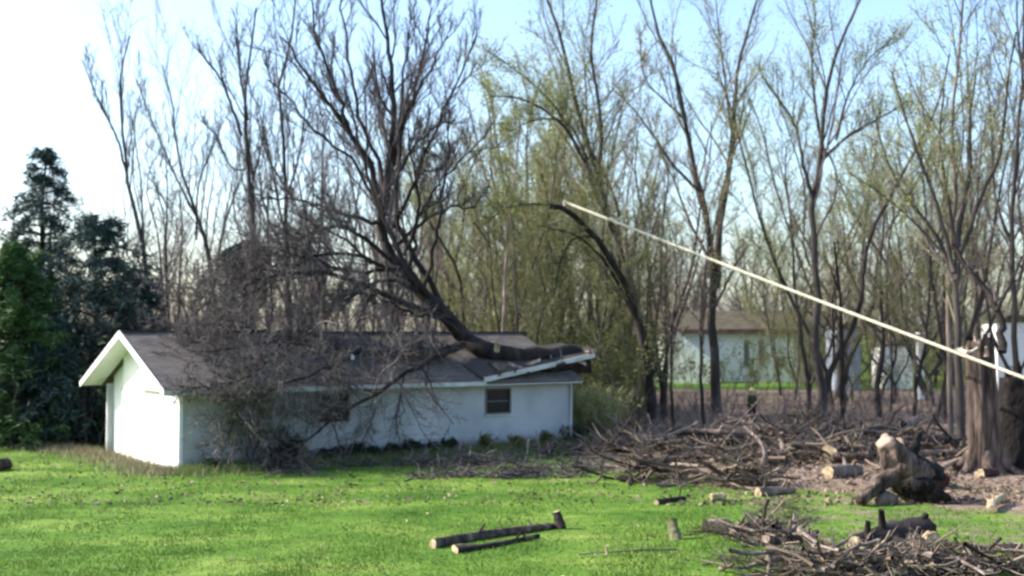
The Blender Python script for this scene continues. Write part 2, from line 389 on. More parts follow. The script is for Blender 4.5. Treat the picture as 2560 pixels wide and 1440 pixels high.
# house frame (used to keep plants off it and limbs on it)
HC = np.array([-10.75, 37.6]); HU = np.array([.797, .604]); HV = np.array([-.604, .797])
HL, HW, WH, OV, OE = 16.6, 7.3, 2.58, .75, .62
RIDGE_Z, EAVE_Z = 4.50, 2.62
def hp(t, s, z): return np.array([*(HC + HU * t + HV * s), z])
def st(P):
    d = np.asarray(P)[..., :2] - HC
    return d @ HU, d @ HV
def y_wall(px, k=0.0, s=0.0):
    """depth where the column px meets the long wall's plane moved k metres to the front"""
    r = (px - 1280) / FPX; c = HC + HV * (s - k)
    t = (r * c[1] - c[0]) / (HU[0] - r * HU[1]); return c[1] + HU[1] * t
def on_roof(px, py, lift=.25):
    """point where the ray meets the front slope, raised by lift"""
    d = ray(px, py); o = np.array([0, 0, CAM_H]); sl = (RIDGE_Z - EAVE_Z) / (HW / 2 + OE)
    # z = EAVE_Z + sl*(s+OE)+lift, s = (xy-HC).HV
    a = d[2] - sl * (d[:2] @ HV); b = EAVE_Z + sl * ((o[:2] - HC) @ HV + OE) + lift - o[2]
    return o + d * (b / a)

# grass blades on the lawn
rng = np.random.default_rng(11)
def lawn_ok(X, Y):
    t = (np.stack([X, Y], -1) - HC) @ HU; s = (np.stack([X, Y], -1) - HC) @ HV
    inside = (t > -.1) & (t < HL + .1) & (s > -.1) & (s < HW + .1)
    return ~inside
nb = 220000
Yb = 19.5 + 29 * rng.random(nb) ** 1.3; Xb = (rng.random(nb) * 2 - 1) * (Yb * .47)
Xb += .0
keep = lawn_ok(Xb, Yb) & (rng.random(nb) > litter_mask(Xb, Yb) * .96) & (hash_noise(Xb, Yb, 2.7, 9) + rng.normal(size=nb) * .5 > -.5)
Xb, Yb = Xb[keep], Yb[keep]; nb = len(Xb)
h = rng.uniform(.025, .075, nb) * (1 + .7 * np.clip(hash_noise(Xb, Yb, 1.3, 5), -.5, 1.4)); wv = rng.uniform(.006, .016, nb) * 1.3; a = rng.uniform(0, 6.28, nb)
base = np.stack([Xb, Yb, ground_z(Xb, Yb) - .01], -1); side = np.stack([np.cos(a), np.sin(a), np.zeros(nb)], -1) * wv[:, None]
tip = base + np.stack([rng.normal(size=nb) * .03, rng.normal(size=nb) * .03, h], -1)
tag(Geo().add(np.stack([base - side, base + side, tip], 1), T=np.arange(3 * nb).reshape(-1, 3), rnd=np.repeat(rng.random(nb), 3)).build("lawn_grass", M['grass']),
    'short bright green grass of the lawn in front of the white house', 'grass', kind='stuff')
# taller weedy straw tufts at the house wall and lawn edges
def tufts(name, n, sampler, hh, mt, label, cat, w=.012, seed=1):
    r = np.random.default_rng(seed); X, Y = sampler(r, n)
    k = lawn_ok(X, Y); X, Y = X[k], Y[k]; n = len(X)
    h = r.uniform(*hh, n); a = r.uniform(0, 6.28, n)
    b = np.stack([X, Y, ground_z(X, Y) - .01], -1); sd_ = np.stack([np.cos(a), np.sin(a), 0 * a], -1) * w
    tp = b + np.stack([r.normal(size=n) * .35 * h, r.normal(size=n) * .35 * h, h], -1)
    return tag(Geo().add(np.stack([b - sd_, b + sd_, tp], 1), T=np.arange(3 * n).reshape(-1, 3), rnd=np.repeat(r.random(n), 3)).build(name, mt), label, cat, kind='stuff')
def wall_band(r, n):
    t = r.uniform(-.5, HL + 1, n); s = -np.abs(r.normal(size=n)) * .9 - .05
    P = HC + HU * t[:, None] + HV * s[:, None]; return P[:, 0], P[:, 1]
tufts("weeds", 9000, wall_band, (.1, .38), M['grass'], 'taller weeds growing along the foot of the long wall', 'weeds', .014, 2)
tufts("dry_grass", 5000, wall_band, (.1, .4), M['straw'], 'dry straw coloured grass along the foot of the long wall', 'dry grass', .012, 3)
def gable_band(r, n):
    s = r.uniform(-1, 14, n); t = -np.abs(r.normal(size=n)) * .9 - .05
    P = HC + HU * t[:, None] + HV * s[:, None]; return P[:, 0], P[:, 1]
tufts("dead_grass", 5000, gable_band, (.08, .3), M['straw'], 'dead pale grass at the foot of the sunlit gable wall', 'dead grass', .014, 4)
# leaf litter, bark chips and small sticks
n = 45000
r = np.random.default_rng(5)
Y = 30 + 60 * r.random(n) ** 1.5; X = (r.random(n) * 2 - 1) * Y * .5
k = (r.random(n) < litter_mask(X, Y)) & lawn_ok(X, Y); X, Y = X[k], Y[k]
leaves(g := Geo(), np.stack([X, Y, ground_z(X, Y) + r.uniform(0, .07, len(X))], -1), r, .07, flat=.6)
tag(g.build("leaf_litter", M['litter'], smooth=False), 'brown fallen leaves and bark chips covering the ground under the trees', 'leaf litter', kind='stuff')

def lawn_s(r, n):
    Y = 20 + 25 * r.random(n); X = (r.random(n) * 2 - 1) * Y * .46; k = (hash_noise(X, Y, 2.1, 21) + .6 * hash_noise(X, Y, 6.0, 22) > .45) & (litter_mask(X, Y) < .6); return X[k], Y[k]
tufts("grass_clumps", 26000, lawn_s, (.04, .11), M['grass'], 'taller darker clumps of grass in the lawn', 'grass clumps', .014, 8)
n = 2600; r = np.random.default_rng(6)
Y = 20 + 26 * r.random(n); X = (r.random(n) * 2 - .75) * Y * .45; k = lawn_ok(X, Y) & (hash_noise(X, Y, .8, 12) + r.normal(size=n) * .4 > .1); X, Y = X[k], Y[k]
leaves(g := Geo(), np.stack([X, Y, ground_z(X, Y) + r.uniform(.02, .06, len(X))], -1), r, .04, flat=.6)
tag(g.build("lawn_debris", M['straw'], smooth=False), 'dry leaves and wood chips scattered over the green lawn', 'fallen leaves', kind='stuff')
# ------------------------------------------------------------------ the white house
def poly_prism(g, pts, off):
    """pts: list of 3D points (planar), extruded by off vector"""
    P = np.array(pts, float); n = len(P); V = np.vstack([P, P + off])
    return g.add(V, Q=[[i, (i + 1) % n, (i + 1) % n + n, i + n] for i in range(n)], N=[list(range(n))[::-1], list(range(n, 2 * n))])
def hbox(g, t0, t1, s0, s1, z0, z1): return g.box((t0, s0, z0), (t1, s1, z1), hp)
def fix_normals(o):
    import bmesh
    bm = bmesh.new(); bm.from_mesh(o.data); bmesh.ops.recalc_face_normals(bm, faces=bm.faces); bm.to_mesh(o.data); bm.free(); return o
def t_of(px, s=0.0):
    Yw = y_wall(px, -s); return (Yw - (HC + HV * s)[1]) / HU[1]
house = empty("white_house", hp(0, 0, 0), 'long low white sided house with grey shingle roof and the fallen tree lying on it', 'house')
wins = [(t_of(800), t_of(872), 1.36, 2.24), (t_of(1216), t_of(1274), 1.36, 2.26)]
WT = .16
g = Geo(); cur = 0.0
for (a_, b_, z0, z1) in wins:
    hbox(g, cur, a_, 0, WT, .0, WH); hbox(g, a_, b_, .0, WT, 0, z0); hbox(g, a_, b_, .0, WT, z1, WH); cur = b_
hbox(g, cur, HL, 0, WT, .0, WH)
fix_normals(g.build("front_wall", M['siding_shaded'], house, False))  # greyer than the gable: the wall's shade is put into its colour
slope = (RIDGE_Z - EAVE_Z) / (HW / 2 + OE)
def roof_z(s): return EAVE_Z + slope * (OE + (s if s < HW / 2 else HW - s))
def gable(t, thick, name, s0=WT, s1=HW - WT):
    zt = -.1
    pts = [hp(t, s0, 0), hp(t, s1, 0), hp(t, s1, roof_z(s1) + zt), hp(t, HW / 2, RIDGE_Z + zt), hp(t, s0, roof_z(s0) + zt)]
    return fix_normals(poly_prism(Geo(), pts, np.array([*(HU * thick), 0])).build(name, M['siding_shaded'], house, False))
# the gable end: near part, recessed joint, far part set back
gs = 5.45
pts = [hp(0, WT, 0), hp(0, gs, 0), hp(0, gs, roof_z(gs) - .1), hp(0, HW / 2, RIDGE_Z - .1), hp(0, WT, roof_z(WT) - .1)]
fix_normals(poly_prism(Geo(), pts, np.array([*(HU * .15), 0])).build("gable_wall", M['trim'], house, False))  # whiter than the long wall: sunlight on this end is put into the colour
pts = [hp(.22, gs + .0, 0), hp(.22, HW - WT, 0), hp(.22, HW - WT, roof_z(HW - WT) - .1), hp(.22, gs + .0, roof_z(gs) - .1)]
fix_normals(poly_prism(Geo(), pts, np.array([*(HU * .15), 0])).build("gable_wall", M['trim'], house, False))  # same whitened colour, carrying the sunlight of the gable end
fix_normals(hbox(Geo(), .02, .22, gs + .002, gs + .28, .02, 2.5).build("corner_board", M['metal'], house, False))
fix_normals(hbox(Geo(), -.03, .10, -.03, .12, 0, WH - .02).build("corner_board", M['trim'], house, False))
# shelf moulding across the near half of the gable, as the photograph shows under the lit triangle
fix_normals(hbox(Geo(), -.16, .02, .1, 3.4, 2.50, 2.58).build("gable_moulding", M['fascia_grey'], house, False))
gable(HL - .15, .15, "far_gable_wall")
fix_normals(hbox(Geo(), 0, HL, HW - WT, HW, 0, WH).build("back_wall", M['siding_shaded'], house, False))
fix_normals(hbox(Geo(), -.02, HL + .02, -.02, -.001, -.1, .14).build("foundation", M['concrete'], house, False))
for (a_, b_, z0, z1) in wins:
    g = Geo(); f = .06
    for bx in ((a_ - f, a_, z0 - f, z1 + f), (b_, b_ + f, z0 - f, z1 + f), (a_, b_, z1, z1 + f), (a_, b_, z0 - f, z0)):
        hbox(g, bx[0], bx[1], -.035, .05, bx[2], bx[3])
    w = fix_normals(g.build("window", M['concrete'], house, False))
    fix_normals(hbox(Geo(), a_ - .1, b_ + .1, -.09, -.037, z0 - .1, z0 - .055).build("sill", M['fascia_grey'], w, False))
    fix_normals(hbox(Geo(), a_, b_, .06, .08, z0, z1).build("pane", M['glass_dark'], w, False))
    fix_normals(hbox(Geo(), a_, b_, .03, .058, (z0 + z1) / 2 - .02, (z0 + z1) / 2 + .02).build("meeting_rail", M['concrete'], w, False))
a_ = wins[0][0]
fix_normals(hbox(Geo(), a_ - .52, a_ - .12, -.04, -.001, 1.32, 2.26).build("shutter", M['blue_grey'], house, False))
# roof slabs with uv for the shingles; right end of the front slope is broken up
T_BREAK = t_of(1215, -OE)
def roof_slab(name, t0, t1, front, thick=.09):
    n1, n2 = 24, 8; r = np.random.default_rng(3 + front)
    V = []; UV = []
    for i in range(n1 + 1):
        t = t0 + (t1 - t0) * i / n1
        for j in range(n2 + 1):
            q = j / n2; s = -OE + (HW / 2 + OE) * q; z = EAVE_Z + (RIDGE_Z - EAVE_Z) * q
            sag = .05 * math.exp(-((t - 11) / 2.2) ** 2) * math.sin(math.pi * q) + (r.normal() * .006)
            if front: V.append(hp(t, s, z - sag))
            else: V.append(hp(t, HW - s, z))
            UV.append((t, s / math.cos(math.atan(slope))))
    V = np.array(V); m_ = len(V); V = np.vstack([V, V - np.array([0, 0, thick])]); W = n2 + 1
    Q = []
    for i in range(n1):
        for j in range(n2):
            a = i * W + j; Q.append([a, a + W, a + W + 1, a + 1]); Q.append([m_ + a, m_ + a + 1, m_ + a + W + 1, m_ + a + W])
    for i in range(n1):
        a = i * W; Q.append([a, m_ + a, m_ + a + W, a + W]); b = a + n2; Q.append([b, b + W, m_ + b + W, m_ + b])
    for j in range(n2):
        Q.append([j, j + 1, m_ + j + 1, m_ + j]); b = n1 * W + j; Q.append([b, m_ + b, m_ + b + 1, b + 1])
    me = fast_mesh(name, V, Q, smooth=False)
    uv = me.uv_layers.new(name="UVMap"); UV = np.array(UV + UV); li = np.empty(len(me.loops), np.int32); me.loops.foreach_get("vertex_index", li)
    uv.data.foreach_set("uv", UV[li].ravel()); me.update()
    return fix_normals(link(name, me, M['shingles'], house))
roof_slab("roof", -OV, HL + .08, 1)
roof_slab("roof", -OV, HL + .5, 0)
fix_normals(hbox(Geo(), -OV - .01, HL + .4, HW / 2 - .12, HW / 2 + .12, RIDGE_Z - .03, RIDGE_Z + .04).build("ridge_cap", M['shingles'], house, False))
# rakes: boards following the slope at the gable
def rake(front):
    g = Geo(); sa, sb = (-OE - .03, HW / 2) if front else (HW + OE + .03, HW / 2)
    hgt = .24
    pts = [hp(-OV - .04, sa, EAVE_Z - .17), hp(-OV - .04, sa, EAVE_Z + .03), hp(-OV - .04, sb, RIDGE_Z + .04), hp(-OV - .04, sb, RIDGE_Z - hgt + .04)]
    return fix_normals(poly_prism(g, pts, np.array([*(HU * .035), 0])).build("rake_board", M['trim'], house, False))
rake(True); rake(False)
# soffits under the gable overhang and boxed eave
for front in (True, False):
    g = Geo(); sgn = 1 if front else -1
    sa, sb = (-OE, HW / 2) if front else (HW + OE, HW / 2)
    pts = [hp(-OV, sa, EAVE_Z - .12), hp(-.001, sa, EAVE_Z - .12), hp(-.001, sb, RIDGE_Z - .13), hp(-OV, sb, RIDGE_Z - .13)]
    fix_normals(poly_prism(g, pts, np.array([0, 0, .02])).build("soffit", M['trim'], house, False))
fix_normals(hbox(Geo(), .0, HL + .02, -OE, -.002, EAVE_Z - .15, EAVE_Z - .125).build("soffit", M['trim'], house, False))
fix_normals(hbox(Geo(), -OV, T_BREAK, -OE - .04, -OE - .002, EAVE_Z - .16, EAVE_Z - .005).build("fascia", M['fascia_grey'], house, False))
# gutter torn up at the right end, resting level on the eave at its left end
pA = at(1212, 950, y_wall(1212, OE + .08)); pB = at(1488, 888, y_wall(1450, OE + .1) + .9)
dirv = pB - pA
pts = [pA + (0, 0, .09), pA - (0, 0, .09), pB - (0, 0, .09), pB + (0, 0, .09)]
fix_normals(poly_prism(Geo(), pts, np.array([*(HV * .06), 0])).build("torn_fascia", M['fascia_grey'], house, False))
# lifted corner of the roof deck behind it, seen from below
hv3 = np.array([*HV, 0])
pC = pB + hv3 * 2.2 + (0, 0, .45); pD = pA + hv3 * 2.2 + (0, 0, .72); lift_off = np.array([0, 0, .06])
ptsL = [pA + hv3 * .065, pB + hv3 * .065, pC, pD]
fix_normals(poly_prism(Geo(), ptsL, lift_off).build("lifted_roof_deck", M['shingles'], house, False))
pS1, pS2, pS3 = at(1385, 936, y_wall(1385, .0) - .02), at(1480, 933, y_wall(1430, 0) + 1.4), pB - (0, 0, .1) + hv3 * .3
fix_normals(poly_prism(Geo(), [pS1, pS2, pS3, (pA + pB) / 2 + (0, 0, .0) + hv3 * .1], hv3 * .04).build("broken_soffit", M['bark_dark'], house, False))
rg = np.random.default_rng(61)
for k in range(18):
    c = pA + (pB - pA) * rg.uniform(.1, 1.0) + hv3 * rg.uniform(-.05, .7) + (0, 0, rg.uniform(-.12, .28)); d = unit(np.array([rg.normal(), rg.normal() * .5, rg.normal() * .35])) * rg.uniform(.2, .6); sd_ = np.array([0, .02, .06])
    fix_normals(poly_prism(Geo(), [c - d - sd_, c + d - sd_, c + d * .9 + sd_, c - d + sd_], np.array([.02, .03, 0])).build("broken_board", M[('split_wood', 'shingles', 'bark_dark')[k % 3]], house, False))
Geo().tubes(np.array([[hp(HL - .15, -.06, .1), hp(HL - .15, -.06, 1.3), hp(HL - .15, -.06, 2.4)]]), np.full((1, 3), .045), 8, cap=True).build("downspout", M['fascia_grey'], house)
fix_normals(hbox(Geo(), 9.2, 9.5, -.05, -.003, .35, .55).build("wall_vent", M['metal'], house, False))
# roof vent
v = on_roof(880, 896, .0)
Geo().tubes(np.array([[v - (0, 0, .08), v + (0, 0, .08), v + (0, 0, .16)]]), np.array([[.09, .09, .04]]), 12, cap=True).build("roof_vent", M['trim'], house)

# ------------------------------------------------------------------ trees
def make_tree(name, label, stems, seed, bark='bark', twig='twig', lv=((12, .4), (7, .45), (6, .5)), up=(.35, .3, .25), leaf=None, leaf_n=3, leaf_size=.09,
              group=None, rmin=.007, cat='tree', ang=.62, base=None, tmin=.3, leaf_spread=.12, leaf_tmin=.4):
    """stems: list of (points3D (n,3), r0, r1). Builds trunk + crown (+ leaves) under an Empty at the base"""
    rng = np.random.default_rng(seed)
    b = np.array(base if base is not None else stems[0][0][0], float)
    root = empty(name, b, label, cat, group)
    n0 = 16
    P0 = np.stack([spline(p, n0) for p, _, _ in stems]); R0 = np.stack([np.linspace(0, 1, n0) ** .8 * (r1 - r0) + r0 for _, r0, r1 in stems])
    P0[:, 1:-1] += rng.normal(size=P0[:, 1:-1].shape) * (R0[:, 1:-1, None] * .25)
    tr = Geo().tubes(P0, R0, 9, rng, cap=True)
    P1, R1 = grow(rng, P0, R0, lv[0][0], lv[0][1], ang=ang, up=up[0], rr=.5, npts=8, wig=.13, tmin=tmin, rmin=rmin * 2.2, curl=.06)
    P2, R2 = grow(rng, P1, R1, lv[1][0], lv[1][1], ang=.6, up=up[1], rr=.55, npts=6, wig=.16, tmin=.15, rmin=rmin * 1.5, curl=.05)
    P3, R3 = grow(rng, P2, R2, lv[2][0], lv[2][1], ang=.7, up=up[2], rr=.6, npts=3, wig=.2, tmin=.1, rmin=rmin, curl=.04)
    tr.build("trunk", M[bark], root)
    cg = Geo().tubes(P1, R1, 5, rng).tubes(P2, R2, 3, rng).tubes(P3, R3, 3, rng)
    cg.build("crown", M[twig], root)
    if leaf:
        C = np.concatenate([ends(P3, rng, leaf_n, leaf_spread, leaf_tmin), ends(P2, rng, max(1, leaf_n // 2), leaf_spread, .6)])
        leaves(Geo(), C, rng, leaf_size).build("leaves", M[leaf], root, False)
    return root
def S(pts, Y0, Y1, r0, r1):
    """a stem traced in the photograph, set at real depths Y0 (foot) to Y1 (tip); radii in metres"""
    n = len(pts); return (np.array([at(x, y, Y0 + (Y1 - Y0) * i / (n - 1)) for i, (x, y) in enumerate(pts)]), r0, r1)

# --- the fallen tree on the roof
def w(px, py, k): return at(px, py, y_wall(px, k))
ft_main = np.array([on_roof(1445, 884, .45), on_roof(1360, 892, .4), on_roof(1285, 888, .38), on_roof(1205, 868, .42), on_roof(1150, 835, .5),
                    at(1110, 785, 46.5), at(1050, 725, 46.8), at(985, 655, 47.2), at(955, 590, 47.5), at(958, 500, 47.8), at(975, 400, 48), at(985, 280, 48.2), at(975, 150, 48.4), at(960, 20, 48.5), at(955, -70, 48.5)])
FT = [(ft_main, .40, .05)]
def fl_(pts, r0, r1): FT.append((np.array(pts), r0, r1))
fl_([on_roof(1160, 862, .4), on_roof(1060, 888, .35), on_roof(960, 882, .3), on_roof(850, 868, .3), on_roof(760, 850, .35), on_roof(640, 862, .4), on_roof(520, 880, .4)], .15, .03)
fl_([on_roof(1150, 868, .35), w(1060, 905, 1.0), w(985, 950, 1.2), w(920, 995, 1.4), w(860, 1035, 1.6), w(780, 1090, 1.7), w(720, 1150, 1.8)], .13, .03)
fl_([on_roof(1150, 860, .35), on_roof(1080, 872, .4), on_roof(1010, 880, .4)], .1, .03)
fl_([at(1130, 800, 46.3), at(1060, 775, 45.8), at(980, 745, 45.4), at(880, 700, 45), at(770, 680, 44.6), at(640, 700, 44), at(520, 760, 43.4), at(450, 830, 43)], .13, .025)
fl_([at(1010, 690, 46.6), at(900, 640, 46), at(800, 640, 45.3), at(680, 700, 44.6), at(580, 780, 44), at(500, 860, 43.2)], .09, .02)
fl_([at(960, 560, 47.4), at(900, 545, 47), at(820, 520, 46.6), at(740, 500, 46.2), at(650, 495, 46)], .10, .02)
fl_([at(955, 600, 47.4), at(945, 480, 47.1), at(920, 400, 46.8), at(870, 330, 46.5), at(830, 270, 46.3), at(760, 180, 46), at(700, 90, 45.8)], .16, .03)
fl_([at(880, 350, 46.5), at(850, 250, 46.2), at(800, 120, 46), at(780, 0, 46)], .09, .03)
fl_([at(960, 520, 47.7), at(950, 420, 48), at(900, 300, 48.2), at(880, 200, 48.5), at(860, 60, 48.8), at(850, -60, 48.8)], .1, .03)
fl_([at(975, 430, 48), at(1010, 320, 48.5), at(1040, 220, 49), at(1060, 120, 49.2), at(1080, 20, 49.4)], .12, .03)
fl_([at(965, 480, 47.8), at(1040, 360, 48.6), at(1090, 320, 49), at(1140, 300, 49.2)], .10, .03)
fl_([at(985, 620, 47.2), at(1060, 550, 47.4), at(1130, 520, 47.6), at(1190, 515, 47.8)], .09, .03)
fl_([at(1060, 720, 46.8), at(1090, 600, 46.8), at(1110, 450, 46.8), at(1120, 350, 46.8), at(1115, 250, 46.8)], .08, .025)
fl_([at(1020, 690, 47), at(1045, 560, 47.4), at(1035, 430, 47.8), at(1020, 320, 48)], .09, .03)
fl_([at(1040, 430, 47.8), at(1100, 420, 48), at(1125, 370, 48.1)], .06, .03)
fl_([on_roof(900, 872, .3), w(830, 920, 1.0), w(740, 950, 1.2), w(650, 985, 1.3), w(590, 1040, 1.4), w(560, 1110, 1.5)], .07, .02)
fl_([on_roof(760, 850, .35), on_roof(660, 830, .5), on_roof(560, 810, .6), on_roof(470, 860, .5)], .06, .02)
fl_([on_roof(700, 860, .35), w(640, 930, .9), w(560, 960, 1.1), w(470, 970, 1.2)], .06, .02)
fl_([at(1100, 775, 46.4), at(1020, 670, 46.2), at(960, 560, 46.2), at(930, 470, 46.2), at(905, 380, 46.1), at(870, 240, 46)], .13, .03)
fl_([at(1120, 790, 46.6), at(1070, 700, 47), at(1010, 600, 47.3), at(990, 500, 47.6), at(1000, 380, 48), at(1005, 230, 48.4), at(1020, 80, 48.8)], .13, .035)
fl_([at(1040, 705, 46.6), at(940, 660, 46.2), at(860, 600, 45.8), at(790, 560, 45.5), at(700, 520, 45)], .08, .02)
fl_([at(970, 420, 48), at(1010, 300, 47.6), at(1060, 200, 47.2), at(1120, 90, 47)], .08, .025)
fl_([at(950, 520, 47.4), at(880, 400, 47), at(790, 330, 46.8), at(720, 250, 46.4), at(670, 200, 46)], .08, .025)
fl_([at(1160, 840, 46), at(1100, 800, 45.7), at(1010, 775, 45.5), at(940, 740, 45.2), at(850, 740, 44.8)], .09, .02)
fl_([at(985, 570, 47.5), at(1040, 440, 47.6), at(1100, 300, 47.7), at(1150, 190, 47.8), at(1190, 90, 47.9)], .09, .025)
fl_([at(1010, 640, 47), at(1080, 480, 46.6), at(1150, 400, 46.4), at(1210, 340, 46.2)], .07, .02)
fl_([at(975, 650, 47), at(900, 590, 46.6), at(830, 570, 46.2), at(760, 590, 45.7), at(680, 620, 45.2)], .10, .025)
fl_([at(1000, 670, 46.8), at(920, 680, 46.2), at(850, 670, 45.7), at(760, 640, 45.2), at(640, 640, 44.6), at(560, 690, 44.2)], .09, .02)
fl_([at(1050, 730, 46.4), at(960, 700, 45.9), at(880, 740, 45.4), at(800, 780, 44.9), at(700, 790, 44.4)], .09, .02)
rngF = np.random.default_rng(77)
root = empty("fallen_tree", on_roof(1285, 888, .0), 'big bare fallen tree lying across the roof of the white house', 'fallen tree')
tr0, R00 = spline(FT[0][0], 40), None
rr_ = np.interp(np.linspace(0, 1, 40), [0, .12, .3, .45, .6, 1], [.36, .39, .32, .25, .16, .04])
tr0[1:-1] += rngF.normal(size=(38, 3)) * .035
Geo().tubes(tr0[None], rr_[None] * (1 + .06 * rngF.normal(size=40))[None], 14, rngF, cap=True).build("trunk", M['bark_dark'], root)
lp = []; lr = []
for p, r0, r1 in FT[1:]:
    q = spline(p, 16); q[2:-1] += rngF.normal(size=(13, 3)) * .05
    Geo().tubes(q[None], np.linspace(r0, r1, 16)[None], 8, rngF, cap=True).build("limb", M['bark_dark'], root)
    lp.append(q); lr.append(np.linspace(r0, r1, 16))
lp = np.array(lp); lr = np.array(lr)
mp_ = spline(FT[0][0][8:], 16)[None]; mr_ = np.linspace(.22, .04, 16)[None]
up_idx = [5, 6, 7, 8, 9, 10, 11, 12, 13, 14, 18, 19, 20, 21, 22, 24, 25]; dn_idx = [0, 1, 2, 3, 4, 15, 16, 17, 23, 26, 27, 28]
UPP = np.concatenate([mp_, lp[up_idx]]); UPR = np.concatenate([mr_, lr[up_idx]])
P1, R1 = grow(rngF, UPP, UPR, 11, .42, ang=.7, up=.3, rr=.5, npts=8, wig=.12, tmin=.25, rmin=.02, curl=.08)
P2, R2 = grow(rngF, P1, R1, 10, .5, ang=.5, up=.35, rr=.55, npts=6, wig=.15, tmin=.15, rmin=.013, curl=.06)
P3, R3 = grow(rngF, P2, R2, 6, .5, ang=.6, up=.2, rr=.6, npts=3, wig=.2, tmin=.1, rmin=.008)
Geo().tubes(P1, R1, 5, rngF).tubes(P2, R2, 3, rngF).tubes(P3, R3, 3, rngF).build("crown", M['twig'], root)
DP, DR = lp[dn_idx], lr[dn_idx]
P1, R1 = grow(rngF, DP, DR, 32, .32, ang=.8, up=.22, rr=.5, npts=7, wig=.2, tmin=.3, rmin=.015, curl=.0)
P2, R2 = grow(rngF, P1, R1, 10, .55, ang=.7, up=.12, rr=.55, npts=5, wig=.25, tmin=.1, rmin=.009, curl=.0)
P3, R3 = grow(rngF, P2, R2, 7, .55, ang=.7, up=.03, rr=.6, npts=3, wig=.25, tmin=.1, rmin=.009)
# keep the side crown above roof and ground
def clampz(P):
    t, s = st(P); inside = (t > -OV) & (t < HL + .4) & (s > -OE) & (s < HW + OE)
    zr = EAVE_Z + slope * (OE + np.minimum(s, HW - s)) + .03
    P[..., 2] = np.where(inside & (P[..., 2] > WH - .6), np.maximum(P[..., 2], zr), np.maximum(P[..., 2], .04))
    wall = (t > 0) & (t < HL) & (s > -.06) & (P[..., 2] < WH - .6)
    mv = np.where(wall, -.08 - s, 0)
    P[..., 0] += HV[0] * mv; P[..., 1] += HV[1] * mv
    return P
Geo().tubes(clampz(P1), R1, 5, rngF).tubes(clampz(P2), R2, 3, rngF).tubes(clampz(P3), R3, 3, rngF).build("side_crown", M['twig_grey'], root)
e = on_roof(1241, 862, .8)
Geo().tubes(np.array([[e - (0, -.1, .25), e + (.05, -.02, 0), e + (.08, -.08, .08)]]), np.array([[.12, .11, .1]]), 10, cap=True).build("broken_stub", M['cut_wood'], root)

# --- traced trees in the woods behind
def G3(px, py): return gnd(px, py)
make_tree("bare_tree", 'slim bare tree with a forked top right of the dark pine', [S([(372, 1010), (368, 680), (345, 560), (320, 460), (308, 330), (300, 200), (325, 90)], 57, 57, .17, .035), S([(318, 440), (290, 340), (250, 260), (205, 150)], 57, 56, .07, .025)], 101, ang=.5, up=(.6, .5, .4))
make_tree("bare_tree", 'leaning bare tree between the forked tree and the dark straight trunk', [S([(560, 1000), (520, 640), (470, 480), (440, 360), (430, 250), (405, 160)], 60, 60, .17, .03), S([(500, 560), (430, 420), (380, 300), (340, 200)], 60, 59, .07, .02), S([(490, 600), (500, 450), (560, 300)], 60, 61, .07, .02)], 102, ang=.5, up=(.6, .5, .4))
make_tree("bare_tree", 'dark straight bare tree left of the great crown, one bough leaning left', [S([(632, 1000), (628, 620), (624, 460), (614, 340), (612, 240), (628, 120), (640, 20)], 54, 54, .2, .04), S([(604, 340), (570, 240), (540, 180), (480, 110)], 54, 53, .09, .03), S([(620, 300), (600, 180), (590, 60)], 54, 55, .07, .03), S([(625, 420), (580, 420), (540, 340), (500, 300)], 54, 54, .05, .02)], 103, ang=.5, up=(.6, .5, .4))
make_tree("bare_tree", 'thin bare tree with a bend near its top, just left of the great bare crown', [S([(722, 1000), (716, 590), (712, 430), (702, 290), (696, 210), (718, 140), (735, 40), (740, -60)], 55, 55, .17, .035), S([(716, 470), (690, 430), (660, 370), (640, 280)], 55, 56, .06, .02), S([(715, 500), (745, 400), (760, 300), (770, 200)], 55, 54, .06, .02)], 104, ang=.5, up=(.6, .5, .4))
# willow-like clump with arching stems
make_tree("arching_tree", 'arching multi stemmed tree with pale green buds right of the house', [
    S([(1640, 1062), (1615, 900), (1580, 720), (1545, 600), (1520, 520), (1490, 420), (1455, 310), (1425, 190), (1400, 90), (1365, -10), (1340, -80)], 56, 54, .26, .05),
    S([(1530, 560), (1500, 460), (1502, 300), (1478, 130), (1492, 0), (1495, -80)], 55.4, 54.5, .13, .04),
    S([(1545, 600), (1490, 480), (1450, 380), (1395, 300), (1310, 250), (1225, 240)], 55.4, 52, .14, .03),
    S([(1500, 470), (1440, 360), (1390, 270), (1320, 200), (1240, 140)], 55, 53, .1, .025),
    S([(1470, 400), (1420, 310), (1340, 300), (1270, 330)], 55, 53, .07, .02)], 105, bark='bark', twig='twig_green', leaf='leaf_spring', leaf_n=5, leaf_size=.05, leaf_spread=.25, lv=((10, .38), (8, .45), (6, .5)))
